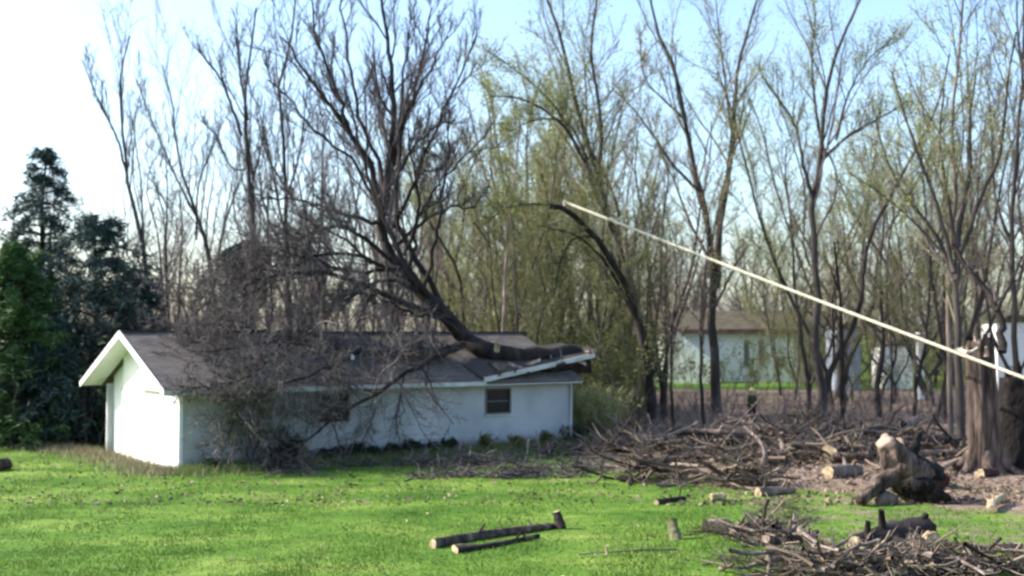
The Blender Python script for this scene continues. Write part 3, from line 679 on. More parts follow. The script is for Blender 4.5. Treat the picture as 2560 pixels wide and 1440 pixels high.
# bent tree that the rope pulls
bent = make_tree("bent_tree", 'bent dark tree arched over to the left with the pale rope tied to its tip', [
    S([(1628, 1065), (1618, 900), (1590, 780), (1550, 690), (1500, 610), (1450, 550), (1405, 520), (1370, 515)], 55, 50.5, .22, .12),
    S([(1590, 800), (1540, 700), (1500, 640), (1440, 590), (1370, 570)], 54.6, 51, .1, .03),
    S([(1420, 525), (1340, 510), (1270, 520), (1210, 560)], 51, 50, .06, .02),
    S([(1480, 590), (1430, 600), (1400, 660), (1385, 740)], 53, 52, .06, .02)], 106, bark='bark_dark', twig='twig_green', up=(-.15, -.2, -.2), leaf='leaf_olive', leaf_n=2, leaf_size=.07, lv=((8, .3), (6, .45), (5, .5)))
make_tree("tall_tree", 'tall tree with a dark double trunk beside the neighbour\'s white house', [
    S([(1792, 1032), (1780, 850), (1785, 700), (1768, 560), (1735, 420), (1700, 240), (1690, 180), (1640, 70), (1620, -60)], 64, 63, .3, .05),
    S([(1790, 720), (1800, 560), (1828, 400), (1835, 280), (1848, 160), (1880, 40), (1910, -60)], 64, 64, .24, .05),
    S([(1830, 330), (1815, 220), (1800, 100), (1790, 0)], 64, 65, .09, .03),
    S([(1750, 480), (1690, 420), (1640, 350), (1590, 280), (1530, 220)], 63.5, 62, .1, .03),
    S([(1782, 780), (1830, 680), (1870, 610)], 64, 63, .09, .03),
    S([(1715, 300), (1660, 250), (1610, 190), (1600, 80)], 63.4, 63, .07, .02)], 107, twig='twig_green', leaf='leaf_bud', leaf_n=1, leaf_size=.06)
make_tree("tall_tree", 'dark forked tree right of the neighbour\'s house, its crown hazy with green and pink buds', [
    S([(2052, 1062), (2042, 850), (2040, 700), (2030, 520), (2050, 400), (2062, 260), (2090, 130), (2150, 0), (2180, -60)], 56, 56, .24, .05),
    S([(2032, 500), (2010, 420), (1990, 320), (1950, 250), (1905, 190)], 56, 55, .11, .03),
    S([(2055, 400), (2120, 340), (2190, 300), (2260, 260)], 56, 55, .1, .03),
    S([(2060, 380), (2040, 280), (2030, 150), (2040, 30)], 56, 57, .09, .03),
    S([(2090, 350), (2120, 240), (2170, 150), (2240, 90)], 56, 57, .07, .02)], 108, leaf='leaf_spring', leaf_n=4, leaf_size=.05, leaf_spread=.25)
make_tree("broken_tree", 'short dark snapped trunk standing between the forked trees', [S([(2108, 1045), (2104, 850), (2098, 720), (2086, 605)], 59, 59, .17, .05), S([(2100, 740), (2080, 680), (2060, 640)], 59, 59, .06, .03)], 109, bark='bark_dark', lv=((4, .2), (4, .4), (3, .5)))
make_tree("fan_tree", 'wide fan shaped tree with many upright stems at the right of the lawn', [
    S([(2402, 1135), (2398, 950), (2392, 780), (2380, 680), (2340, 590), (2270, 500), (2215, 400), (2190, 300)], 43, 45, .19, .03),
    S([(2392, 700), (2400, 560), (2425, 420), (2425, 300), (2440, 180)], 43.4, 44, .13, .03),
    S([(2385, 680), (2350, 540), (2300, 400), (2260, 280), (2230, 180)], 43.4, 44, .1, .03),
    S([(2360, 640), (2290, 560), (2210, 490), (2120, 430)], 43.6, 44, .06, .02),
    S([(2395, 660), (2370, 500), (2350, 360), (2360, 220)], 43.4, 45, .09, .03),
    S([(2398, 640), (2450, 500), (2500, 380), (2520, 200), (2540, 80)], 43.4, 42, .1, .03)], 110, leaf='leaf_spring', leaf_n=3, leaf_size=.045, leaf_spread=.2, twig='twig_green', lv=((8, .36), (6, .45), (5, .5)))
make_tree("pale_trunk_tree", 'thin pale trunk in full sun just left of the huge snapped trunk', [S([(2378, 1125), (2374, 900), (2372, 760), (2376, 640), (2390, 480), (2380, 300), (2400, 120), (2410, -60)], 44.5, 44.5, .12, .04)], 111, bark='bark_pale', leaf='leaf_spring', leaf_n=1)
make_tree("bare_tree", 'bare tree at the right edge reaching out of the picture', [S([(2545, 1080), (2535, 800), (2530, 600), (2540, 400), (2555, 200), (2560, 0), (2550, -80)], 52, 52, .16, .05), S([(2532, 620), (2490, 500), (2480, 350), (2470, 200)], 52, 53, .08, .03)], 112)
def rough_tube(P, R, sides, rg, amp=.1):
    """trunk or limb with uneven fluted cross section and closed ends"""
    N = len(P); T = unit(np.gradient(P, axis=0)); ref = np.array([0, 1.0, .1]); A = unit(np.cross(T, ref)); B = np.cross(T, A)
    th = np.arange(sides) / sides * 2 * np.pi; ph = rg.uniform(0, 6.28, 4); z = np.linspace(0, 1, N)[:, None]
    f = 1 + amp * (np.cos(th * 3 + ph[0] + z * 2) + .6 * np.cos(th * 5 + ph[1] - z * 3) + .4 * np.cos(th * 2 + ph[2] + z * 9)) + amp * .35 * rg.normal(size=(N, sides))
    V = P[:, None] + (np.asarray(R)[:, None] * f)[..., None] * (A[:, None] * np.cos(th)[None, :, None] + B[:, None] * np.sin(th)[None, :, None])
    Q = [[i * sides + j, i * sides + (j + 1) % sides, (i + 1) * sides + (j + 1) % sides, (i + 1) * sides + j] for i in range(N - 1) for j in range(sides)]
    return Geo().add(V, Q=Q, N=[list(range(sides))[::-1], list(range((N - 1) * sides, N * sides))])
# huge snapped trunk at the right
def snapped_trunk():
    root = empty("snapped_trunk", gnd(2462, 1178), 'huge pale snapped tree trunk standing at the right with a splintered top', 'tree stump')
    b = gnd(2462, 1178); Yb = b[1]
    P = spline(np.array([b - (0, 0, .1), b + (.0, 0, .5), at(2455, 1050, Yb), at(2452, 960, Yb), at(2448, 905, Yb), at(2446, 868, Yb)]), 18)
    R = np.interp(np.linspace(0, 1, 18), [0, .12, .3, .7, 1], [.66, .55, .5, .46, .46])
    rg = np.random.default_rng(8); g = Geo(); S_ = 28
    th = np.arange(S_) / S_ * 2 * np.pi; flute = 1 + .10 * np.cos(th * 3 + 1) + .05 * np.cos(th * 7)
    V = []
    for i in range(18):
        rad = R[i] * (1 + (flute - 1) * (1.5 - i / 18)) * (1 + .015 * rg.normal(size=S_))
        ring = P[i] + np.stack([np.cos(th) * rad, np.sin(th) * rad, np.zeros(S_)], -1)
        if i == 17: ring[:, 2] += np.abs(rg.normal(size=S_)) * .22 + .25 * (np.cos(th * 2 + 2) > .3)
        V.append(ring)
    V = np.array(V).reshape(-1, 3); Q = [[i * S_ + j, i * S_ + (j + 1) % S_, (i + 1) * S_ + (j + 1) % S_, (i + 1) * S_ + j] for i in range(17) for j in range(S_)]
    g.add(V, Q=Q); g.build("trunk", M['bark_brown'], root)
    for k in range(7):
        a = k / 7 * 6.28 + rg.uniform(-.3, .3); d_ = np.array([math.cos(a), math.sin(a), 0])
        rough_tube(spline(np.array([b + d_ * .4 + (0, 0, .6), b + d_ * .68 + (0, 0, .2), b + d_ * rg.uniform(.85, 1.1) + (0, 0, .0), b + d_ * 1.2 - (0, 0, .2)]), 10), np.linspace(.2, .08, 10), 10, rg, .12).build("root", M['bark_brown'], root)
    # splintered wood on top
    g = Geo(); c = P[-1]
    for k in range(26):
        a = rg.uniform(0, 6.28); q = c + np.array([math.cos(a), math.sin(a), 0]) * rg.uniform(.05, .5) - (0, 0, .1)
        hh = rg.uniform(.1, .38) * (1.3 if math.cos(a - .5) > .2 else .7)
        g.tubes(np.array([[q - (0, 0, .2), q + (0, 0, hh * .5), q + (rg.normal() * .06, 0, hh)]]), np.array([[.1, .08, .02]]), 5)
    g.add(np.array([c + (math.cos(t_) * .55, math.sin(t_) * .55, -.02) for t_ in th]), N=[list(range(S_))])
    g.build("splintered_top", M['split_wood'], root)
    return root
snapped_trunk()
make_tree("broken_limb", 'dark broken limb leaning from the top of the huge snapped trunk up to the left', [S([(2505, 880), (2500, 800), (2470, 730), (2420, 670), (2385, 610)], 36.6, 38, .14, .06), S([(2490, 780), (2530, 700), (2556, 640)], 36.8, 37, .07, .03)], 113, bark='bark_dark', lv=((5, .25), (4, .4), (3, .5)), cat='branch')
def dark_stump():
    rg = np.random.default_rng(19); b = gnd(2540, 1168); root = empty("dark_stump", b, 'thick dark shaded stump at the very right edge beside the huge snapped trunk', 'tree stump')
    q = spline(np.array([b - (0, 0, .1), b + (0, 0, .8), b + (.08, 0, 2.0), b + (.12, 0, 2.95)]), 14)
    rough_tube(q, np.interp(np.linspace(0, 1, 14), [0, .15, .6, 1], [.85, .72, .68, .62]), 24, rg, .10).build("trunk", M['bark_black'], root)  # shade of the snapped trunk is put into this near-black bark colour
    for k, (dx, dz, r_) in enumerate(((-.35, 3.25, .09), (.05, 3.5, .12), (.35, 3.15, .08))):
        Geo().tubes(np.array([[q[-1] + (dx * .8, 0, -.3), b + (.1 + dx, .05, dz)]]), np.array([[r_ * 1.6, r_ * .5]]), 7, cap=True).build("splinter", M['bark_black'], root)
dark_stump()

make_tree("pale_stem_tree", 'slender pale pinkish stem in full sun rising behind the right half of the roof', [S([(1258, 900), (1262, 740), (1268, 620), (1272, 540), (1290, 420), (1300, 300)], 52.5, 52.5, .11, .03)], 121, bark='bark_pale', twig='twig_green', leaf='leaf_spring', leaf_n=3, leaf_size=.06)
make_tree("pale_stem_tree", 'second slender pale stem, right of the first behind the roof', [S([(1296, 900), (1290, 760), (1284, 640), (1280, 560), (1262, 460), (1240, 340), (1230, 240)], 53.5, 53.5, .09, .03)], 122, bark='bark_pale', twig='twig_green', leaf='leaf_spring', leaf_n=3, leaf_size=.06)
# generic bare trees: a few shapes, copied many times
def generic(seed, H, r0, nst, twig, leaf=None, lv=((13, .34), (8, .42), (6, .5)), name="woodland_tree", leaf_n=2):
    rg = np.random.default_rng(seed); stems = []
    for k in range(nst):
        lean = rg.normal(size=2) * .09 + (0 if nst == 1 else 1) * np.array([math.cos(k * 2.4 + seed), math.sin(k * 2.4 + seed)]) * .24
        p = [np.array([0, 0, -.1])]
        for q in (.12, .3, .5, .7, .87, 1.0):
            p.append(np.array([lean[0] * H * q + rg.normal() * .25, lean[1] * H * q + rg.normal() * .25, H * q * rg.uniform(.97, 1.0)]))
        if k: p[1] = stems[0][0][1].copy()
        stems.append((np.array(p), r0 * (1 if k == 0 else .7), .03))
    return make_tree(name, None, stems, seed + 500, twig=twig, leaf=leaf, lv=lv, up=(.35, .3, .2), ang=.8, rmin=.010, base=(0, 0, 0), leaf_n=leaf_n, leaf_size=.055, tmin=.28, leaf_spread=.28)
protos = [generic(1, 17, .17, 1, 'twig'), generic(2, 19, .2, 2, 'twig'), generic(3, 15, .14, 1, 'twig_red'), generic(4, 18, .19, 3, 'twig', lv=((9, .34), (7, .42), (5, .5))),
          generic(5, 16, .16, 2, 'twig_green', 'leaf_spring', leaf_n=4), generic(6, 12, .12, 2, 'twig_green', 'leaf_olive', leaf_n=4), generic(7, 14, .13, 1, 'twig_red', 'leaf_bud')]
def copy_tree(o):
    c = o.copy(); col.objects.link(c)
    for ch in o.children:
        d = ch.copy(); col.objects.link(d); d.parent = c
    return c
used = set()
def place(pi, x, y, sc, rz, label, group):
    o = protos[pi] if pi not in used else copy_tree(protos[pi])
    used.add(pi)
    o.location = (x, y, float(ground_z(np.array(x), np.array(y)))); o.rotation_euler = (0, 0, rz); o.scale = (sc, sc, sc)
    return tag(o, label, 'tree', group)
rg = np.random.default_rng(21)
LAB = ['slim bare grey tree', 'bare twin stemmed tree', 'small bare reddish tree', 'bare many stemmed tree', 'spring green budding tree', 'low olive leafing tree', 'slim red budded tree']
GR = ['slim bare trees in the woods', 'bare twin stemmed trees in the woods', 'small reddish bare trees in the woods', 'many stemmed bare trees in the woods', 'spring green trees in the woods', 'olive leafing trees in the woods', 'reddish budding trees in the woods']
count = 0
placed = []
while count < 70:
    Y = rg.uniform(58, 104); px = rg.uniform(-120, 2700); X = (px - 1280) / FPX * Y
    if 1540 < px < 2360 and Y > 66 and rg.random() < .72: continue
    if 1600 < px < 1990 and Y < 110:
        if rg.random() < .93: continue
    if (2170 < px < 2290 or px > 2440) and Y < 94 and rg.random() < .8: continue
    if px < 950 and rg.random() < .6: continue
    if px < 330 and rg.random() < .75: continue
    if any((X - a) ** 2 + (Y - b) ** 2 < 5 for a, b in placed): continue
    t_, s_ = st(np.array([X, Y, 0]))
    if -2 < t_ < HL + 2 and -2 < s_ < HW + 2.5: continue
    # right half carries more green
    pi = rg.choice(7, p=[.2, .2, .2, .2, .05, .05, .10]) if px < 1150 else rg.choice(7, p=[.13, .13, .1, .12, .24, .14, .14])
    sc = rg.uniform(.8, 1.15) * (1.22 if px > 1250 else 1.0 if px > 700 else .78 + .22 * px / 700) * (Y / 78) ** .6
    zone = ([z for lim, z in ((330, 'above the left conifers'), (560, 'behind the gable end'), (760, 'behind the left half of the roof'), (930, 'left of the great fallen crown'), (1130, 'behind the great fallen crown'),
            (1330, 'right of the fallen crown'), (1560, 'behind the bent tree'), (1760, 'left of the tall double trunk'), (1990, 'above the neighbour house'), (2200, 'behind the dark forked tree'),
            (2420, 'behind the fan shaped tree'), (9999, 'behind the huge snapped trunk')) if px < lim][0]) + (' near' if Y < 74 else ', farther back' if Y < 90 else ', deep in the woods')
    place(int(pi), X, Y, sc, rg.uniform(0, 6.28), LAB[pi] + ' ' + zone, GR[pi]); placed.append((X, Y)); count += 1
for k in range(20):
    px = rg.uniform(1470, 1760) if k < 12 else rg.uniform(1960, 2340); Y = rg.uniform(56, 68); X = (px - 1280) / FPX * Y
    if abs(px - 1885) < 60: continue
    pi = int(rg.choice([0, 2, 6, 4]))
    side = 'dark stems behind the middle brush pile' if k < 12 else 'slim trunks behind the big logs'
    place(pi, X, Y, rg.uniform(.62, .95), rg.uniform(0, 6.28), LAB[pi] + (', nearer' if Y < 62 else ', farther') + ' of the ' + side + (', left part' if px < (1610 if k < 12 else 2150) else ', right part'), side)
# olive green thicket just right of the fallen crown
for i, (px, Y, sc, lab) in enumerate([(1660, 88, .8, 'leafing tree in front of the left end of the neighbour house'), (1950, 84, .85, 'leafing tree in front of the right end of the neighbour house'), (1985, 80, .6, 'small leafing tree right of the neighbour house'), (1290, 56, .82, 'yellow green young tree with pale stems just behind the right end of the roof'), (1240, 60, .95, 'yellow green leafing tree left of the pale stemmed young tree'),
                                 (1370, 58, .75, 'low yellow green leafing tree between the pale stems and the bent tree'), (1450, 60, .72, 'olive leafing tree behind the bent tree'), (2230, 74, .85, 'yellow green leafing tree left of the fan shaped tree'),
                                 (2560, 66, .9, 'olive leafing tree at the right edge behind the snapped trunk'), (2130, 78, .7, 'low yellow green tree behind the dark forked tree'), (1900, 112, 1.0, 'green leafing tree behind the neighbour\'s roof')]):
    place(5 if i % 2 else 4, (px - 1280) / FPX * Y, Y, sc, i * 1.3, lab, None)
    
# --- far-off wood as one mass (beyond the neighbours' plots)
rg = np.random.default_rng(31)
base_st = []
n = 330
X = rg.uniform(-75, 75, n); Y = rg.uniform(118, 190, n); H = rg.uniform(10, 17, n)
P0 = np.stack([np.stack([X + rg.normal(size=n) * .25 * q, Y + rg.normal(size=n) * .25 * q, H * q / 5], -1) for q in range(6)], 1)
R0 = np.linspace(.2, .05, 6)[None].repeat(n, 0)
P1, R1 = grow(rg, P0, R0, 10, .3, ang=.7, up=.5, npts=3, tmin=.2, rmin=.03)
P2, R2 = grow(rg, P1, R1, 6, .5, ang=.6, up=.3, npts=2, tmin=.1, rmin=.02)
tag(Geo().tubes(P0, R0, 5, rg).tubes(P1, R1, 3, rg).tubes(P2, R2, 3, rg).build("distant_woods", M['twig']), 'distant grey mass of bare woods behind everything', 'woods', kind='stuff')
# --- undergrowth: brushy stems between the trees
def brush(name, n, xr, yr, hh, mt, label, seed, leaf=None, leafn=1, lsize=.07, dens=None):
    rg = np.random.default_rng(seed); Y = rg.uniform(*yr, n); X = (rg.uniform(*xr, n) - 1280) / FPX * Y
    k = lawn_ok(X, Y)
    if dens is not None: k &= dens(X, Y, rg)
    X, Y = X[k], Y[k]; n = len(X)
    H = rg.uniform(*hh, n); P = np.stack([X, Y, 0 * X], -1); d = unit(rg.normal(size=(n, 3)) * .25 + (0, 0, 1)); pts = [P]
    for j in range(4):
        d = unit(d + rg.normal(size=d.shape) * .15); P = P + d * H[:, None] / 4; pts.append(P)
    P0 = np.stack(pts, 1); R0 = np.linspace(1, .4, 5)[None] * (.012 + H * .004)[:, None]
    P1, R1 = grow(rg, P0, R0, 6, .4, ang=.6, up=.25, npts=3, tmin=.2, rmin=.009)
    P2, R2 = grow(rg, P1, R1, 3, .5, ang=.6, up=.2, npts=2, tmin=.2, rmin=.007)
    o = Geo().tubes(P0, R0, 3, rg).tubes(P1, R1, 3, rg).tubes(P2, R2, 3, rg).build(name, M[mt])
    tag(o, label, 'undergrowth', kind='stuff')
    if leaf:
        C = np.concatenate([ends(P2, rg, leafn, .08), ends(P1, rg, leafn, .08)]); lo = leaves(Geo(), C, rg, lsize).build("undergrowth_leaves", M[leaf], o, False)
    return o
brush("undergrowth", 1000, (-100, 1450), (52, 90), (1.5, 5.0), 'twig_red', 'reddish grey brushy undergrowth in the woods behind the white house', 41)
brush("undergrowth", 420, (1450, 2640), (54, 68), (.4, 1.8), 'twig_red', 'thin brown undergrowth at the edge of the woods right of the house', 42, dens=lambda X, Y, r: ~((np.abs(px_of(X, Y) - 1885) < 60) & (Y < 60)))
brush("undergrowth", 620, (1150, 1600), (54, 75), (2, 5.5), 'twig_green', 'yellow green leafing undergrowth behind the right end of the house', 43, 'leaf_olive', 3, .09)
brush("undergrowth", 420, (1980, 2640), (98, 112), (2, 7), 'twig_green', 'olive green leafing thicket in the woods at the right', 44, 'leaf_olive', 2, .1)
brush("undergrowth", 130, (1560, 2420), (72, 98), (1.5, 5), 'twig_green', 'loose olive green bushes standing before the neighbours\' buildings', 47, 'leaf_olive', 2, .09)
brush("undergrowth", 700, (-150, 480), (46, 60), (1, 3.5), 'twig', 'dark undergrowth under the pines at the left', 45, 'leaf_dark', 2, .1)
brush("undergrowth", 350, (1430, 1530), (48, 53), (.6, 2.2), 'straw', 'straw coloured brush at the right corner of the house', 46, 'leaf_spring', 1, .07)

# --- conifers at the left
def conifer(name, label, px, Y, top_py, r_max, mt, seed, z0=.0, layers=34, pad=.32, dens=26, droop=-.12, low=.0, crown=None):
    rg = np.random.default_rng(seed); X = (px - 1280) / FPX * Y; H = at(px, top_py, Y)[2]
    b = np.array([X, Y, 0]); root = empty(name, b, label, 'conifer')
    P = np.stack([b + (rg.normal() * .08, rg.normal() * .08, H * q / 9) for q in range(10)]); P[0] = b
    Geo().tubes(P[None], np.linspace(.3, .03, 10)[None], 9, rg).build("trunk", M['bark_dark'], root)
    bp = []; br = []
    for i in range(layers):
        f = (i + rg.random() * .6) / layers; z = H * (low + (1 - low) * f); 
        prof = r_max * (min(1, (1 - f) * 1.5 + .14) if crown is None else crown[0] + (1 - crown[0]) * math.sqrt(max(0, 1 - f))) * rg.uniform(.5, 1.2)
        for k in range(rg.integers(5, 8)):
            a = rg.uniform(0, 6.28); l = prof * rg.uniform(.7, 1.15); d = np.array([math.cos(a), math.sin(a), 0])
            s0 = b + (0, 0, z)
            bp.append([s0 + d * l * q / 5 + (0, 0, l * (.22 * math.sin(q / 5 * 2.2) + droop * (q / 5) ** 2 * 2)) for q in range(6)])
            br.append(np.linspace(.045, .012, 6))
    bp = np.array(bp); br = np.array(br)
    bp[..., 2] = np.maximum(bp[..., 2], .15)
    P1, R1 = grow(rg, bp, br, 7, .3, ang=.8, up=.06, npts=4, tmin=.25, rmin=.012, wig=.12)
    Geo().tubes(bp, br, 5, rg).tubes(P1, R1, 3, rg).build("boughs", M['bark_dark'], root)
    C = np.concatenate([ends(P1, rg, int(dens * 1.4), .11), ends(bp, rg, dens, .11, .45)]); C[:, 2] = np.maximum(C[:, 2], .1)
    leaves(Geo(), C, rg, pad * .55, flat=.35, asp=.15).build("needles", M[mt], root, False)
    return root
conifer("conifer", 'full green conifer at the left edge, sunlit and reaching to the lawn', 30, 47, 610, 2.9, 'needle', 1, dens=14)
conifer("conifer", 'green conifer behind, at the left edge, with a gap of sky above it', 95, 53, 640, 2.6, 'needle', 2, dens=14)
conifer("pine", 'tall layered blue green pine above the left conifers', 105, 57, 365, 2.9, 'needle_dark', 3, layers=26, pad=.36, dens=7, low=.2, droop=-.25)
conifer("pine", 'broad dark pine with a rounded head left of the house', 240, 50, 540, 3.6, 'needle_dark', 4, layers=17, dens=11, low=.2, pad=.34, crown=(.25,), droop=-.2)
conifer("pine", 'lower dark pine leaning toward the roof, right of the broad dark pine', 340, 54, 690, 2.8, 'needle_dark', 5, layers=13, dens=10, low=.3, pad=.34, crown=(.3,), droop=-.2)
conifer("conifer", 'small dark conifer in the shade between the left edge and the gable', 140, 47, 800, 1.9, 'needle_dark', 6, layers=18, dens=12)
# round grey-green tree top behind the roof
def round_tree(label, px, Y, ztop, rad, seed, mt):
    rg = np.random.default_rng(seed); X = (px - 1280) / FPX * Y; b = np.array([X, Y, 0]); root = empty("round_tree", b, label, 'tree')
    Geo().tubes(np.array([[b, b + (0, 0, ztop * .4), b + (.1, 0, ztop - rad)]]), np.array([[.2, .16, .1]]), 8).build("trunk", M['bark'], root)
    d = unit(rg.normal(size=(9000, 3))); d[:, 2] = np.abs(d[:, 2]) - .3
    lump = 1 + .12 * np.sin(d[:, 0] * 5 + 1) * np.cos(d[:, 1] * 6) + .08 * np.sin(d[:, 2] * 9)
    C = b + (0, 0, ztop - rad) + d * rad * (rg.random((9000, 1)) ** .4) * lump[:, None] * np.where(d[:, 2:3] < 0, np.array([[1, 1, 7.0]]), np.array([[1, 1, 1.0]]))
    leaves(Geo(), C, rg, .12).build("crown", M[mt], root, False)
round_tree('round headed dark grey evergreen behind the left part of the roof', 610, 60, at(610, 588, 60)[2], 1.25, 4, 'needle_dark')

# --- shrubs at the foot of the wall
def shrub(label, px, k, hgt, rad, seed, mt='leaf_dark', n=1600, name="shrub", tw='twig', ls=.045):
    rg = np.random.default_rng(seed); Y = y_wall(px, k); b = np.array([(px - 1280) / FPX * Y, Y, 0.0]); root = empty(name, b, label, 'shrub')
    ns = 9; P0 = []
    for i in range(ns):
        d = unit(np.array([rg.normal() * .45, rg.normal() * .35, 1.0])); P0.append([b + d * hgt * q / 4 * rg.uniform(.8, 1) + rg.normal(size=3) * .02 for q in range(5)])
    P0 = np.array(P0); R0 = np.linspace(.02, .008, 5)[None].repeat(ns, 0)
    P1, R1 = grow(rg, P0, R0, 8, .45, ang=.8, up=.2, npts=4, tmin=.15, rmin=.006); P2, R2 = grow(rg, P1, R1, 4, .5, npts=3, rmin=.005)
    Geo().tubes(P0, R0, 5, rg).tubes(P1, R1, 4, rg).tubes(P2, R2, 3, rg).build("stems", M[tw], root)
    if n:
        C = ends(P2, rg, max(1, n // len(P2)), .05, .1); C[:, 2] = np.maximum(C[:, 2], .03); leaves(Geo(), C, rg, ls).build("leaves", M[mt], root, False)
    return root
shrub('tall dark twiggy shrub at the wall under the fallen tree\'s hanging branches', 630, .9, 2.7, .7, 1, n=2400, mt='leaf_olive')
shrub('dark leafy shrub at the wall where the hanging limb touches the ground', 735, 1.0, 1.0, .6, 2, n=2400)
shrub('small low dark shrub nearest the white corner of the house', 530, .8, .38, .4, 3, n=900)
shrub('thin grey shrub leaning on the wall left of the shuttered window', 690, .5, 1.4, .4, 4, n=400)
for i, px in enumerate((812, 850, 893, 935, 980, 1030, 1085, 1130)):
    shrub('low dark plant in the row of plants at the foot of the long wall', px, .45, .36 + .08 * (i % 3), .45, 20 + i, n=1500, ls=.055)["group"] = 'row of low dark plants at the foot of the wall'
for i, (px, k, hh_) in enumerate(((1215, .9, .6), (1290, 1.0, .5), (1360, .8, .55), (1440, 1.2, .9))):
    shrub(('weedy bush under the square window', 'weedy bush just right of the square window', 'weedy bush near the right end of the wall', 'tall bush at the right corner of the house')[i], px, k, hh_, .4, 40 + i, n=900, mt='leaf_olive' if i < 3 else 'leaf_dark')

# ------------------------------------------------------------------ neighbours in the background
def far_house():
    Yf = 112.0; f = lambda px, py, Y=Yf: at(px, py, Y)
    x0, x1 = f(1610, 900)[0], f(1962, 900)[0]; zt = f(1800, 826)[2]; zr = f(1800, 775)[2]; dpt = 9
    root = empty("neighbour_house", (x0, Yf, 0), 'neighbour\'s white house with a brown roof seen through the trees', 'house')
    B = lambda g, a, b_: g.box(a, b_)
    fix_normals(Geo().box((x0, Yf, 0), (x1, Yf + dpt, zt)).build("wall", M['trim'], root, False))
    g = Geo(); ov = .7
    pts = [np.array([x0 - ov, Yf - ov, zt]), np.array([x0 - ov, Yf + dpt / 2, zr]), np.array([x0 - ov, Yf + dpt + ov, zt])]
    fix_normals(poly_prism(g, pts, np.array([x1 - x0 + 2 * ov, 0, 0])).build("roof", M['roof_far'], root, False))
    fix_normals(Geo().box((x0 - ov, Yf - ov - .08, zt - .35), (x1 + ov, Yf - ov - .005, zt + .12)).build("fascia", M['redbrown'], root, False))
    for a, b_, c, d in ((1822, 1834, 850, 915), (1856, 1868, 850, 915), (1892, 1915, 890, 915)):
        xa, xb = f(a, 900)[0], f(b_, 900)[0]; za, zb = f(0, d)[2], f(0, c)[2]
        fr = fix_normals(Geo().box((xa - .12, Yf - .1, za - .12), (xb + .12, Yf - .004, zb + .12)).build("window", M['trim'], root, False))
        fix_normals(Geo().box((xa, Yf - .14, za), (xb, Yf - .104, zb)).build("pane", M['concrete'], fr, False))
    # low white wing with a sloping roof
    xw0, xw1 = f(1665, 0, 108)[0], f(1770, 0, 108)[0]
    g = Geo(); pts = [np.array([xw0, 108, 0]), np.array([xw1, 108, 0]), np.array([xw1, 108, f(0, 905, 108)[2]]), np.array([xw0, 108, f(0, 815, 108)[2]])]
    wing = fix_normals(poly_prism(g, pts, np.array([0, 3.2, 0])).build("wing", M['trim'], root, False))
    root.location = (x0 + .8, Yf, 0); root.rotation_euler = (0, 0, math.radians(-12)); root.scale = (1.06, 1, 1)
far_house()
def shed(label, px0, px1, ytop, Y, m, peak=.6):
    x0, x1 = at(px0, 0, Y)[0], at(px1, 0, Y)[0]; zt = at(0, ytop, Y)[2]
    root = empty("shed", (x0, Y, 0), label, 'shed')
    fix_normals(Geo().box((x0, Y, 0), (x1, Y + 3, zt)).build("wall", m, root, False))
    pts = [np.array([x0 - .2, Y - .2, zt]), np.array([x1 + .2, Y - .2, zt]), np.array([(x0 + x1) / 2, Y - .2, zt + peak])]
    fix_normals(poly_prism(Geo(), pts, np.array([0, 3.4, 0])).build("roof", M['roof_far'], root, False))
    fix_normals(Geo().box((x0 + .5, Y - .05, 0), (x0 + 1.4, Y - .003, 2.0)).build("door", M['metal'], root, False))
shed('blue grey shed standing among the trees right of the neighbour\'s house', 2080, 2140, 822, 92, M['blue_grey'])
shed('small white shed far back at the right beyond the far lawn', 2195, 2268, 866, 96, M['trim'], .7)
shed('bright white shed at the right edge between the snapped trunk and the dark stump', 2478, 2570, 806, 92, M['trim'], .8)
p = at(2300, 905, 80)
Geo().tubes(np.array([[(p[0], 80, -.1), (p[0], 80, 2.2), (p[0], 80, at(2300, 835, 80)[2])]]), np.array([[.22, .22, .22]]), 10, cap=True)
root = empty("gate_post", (p[0], 80, 0), 'stout white post standing in the woods behind the log pile', 'post')
Geo().tubes(np.array([[(p[0], 80, 0), (p[0], 80, 2.2), (p[0], 80, at(2300, 835, 80)[2])]]), np.array([[.24, .24, .24]]), 12, cap=True).build("shaft", M['trim'], root)
zt = at(2300, 835, 80)[2]
Geo().tubes(np.array([[(p[0], 80, zt + .002), (p[0], 80, zt + .06), (p[0], 80, zt + .14)]]), np.array([[.3, .3, .12]]), 12, cap=True).build("cap", M['trim'], root)

# ------------------------------------------------------------------ rope
rA = at(1412, 505, 50.6); rB = at(2560, 936, 34.0)
dr = rB - rA; t_end = (0.1 - rA[2]) / dr[2]; rE = rA + dr * t_end
q = np.linspace(0, 1, 60)[:, None]; line = rA + (rE - rA) * q; line[:, 2] -= (np.sin(q[:, 0] * math.pi) * .12)
root = empty("rope", rA, 'long pale rope stretched from the bent tree down past the snapped trunk to the right', 'rope')
Geo().tubes(line[None], np.full((1, 60), .056), 8, cap=True).build("strand", M['rope'], root)
lp2 = np.array([rA + np.array([math.cos(a) * .05, math.sin(a) * .14, math.sin(a) * .14 - .05]) for a in np.linspace(0, 2 * math.pi, 14)])
Geo().tubes(lp2[None], np.full((1, 14), .03), 6).build("loop", M['rope'], root)
kn = rA + dr * ((2455 - 1412) / (2560 - 1412) * .8)
for qn, ln in ((.905, .35), (.145, .3)):
    c = rA + dr * qn
    Geo().tubes(np.array([[c - dr * .008, c, c + dr * .008]]), np.array([[.06, .09, .06]]), 8, cap=True).build("knot", M['rope'], root)
    tl = np.array([c, c + (.25, -.05, -.02), c + (.45, -.1, .1)])
    Geo().tubes(spline(tl, 8)[None], np.full((1, 8), .045), 6).build("loose_end", M['rope'], root)
st_root = empty("ground_stake", rE, 'wooden stake holding the low end of the rope', 'stake')
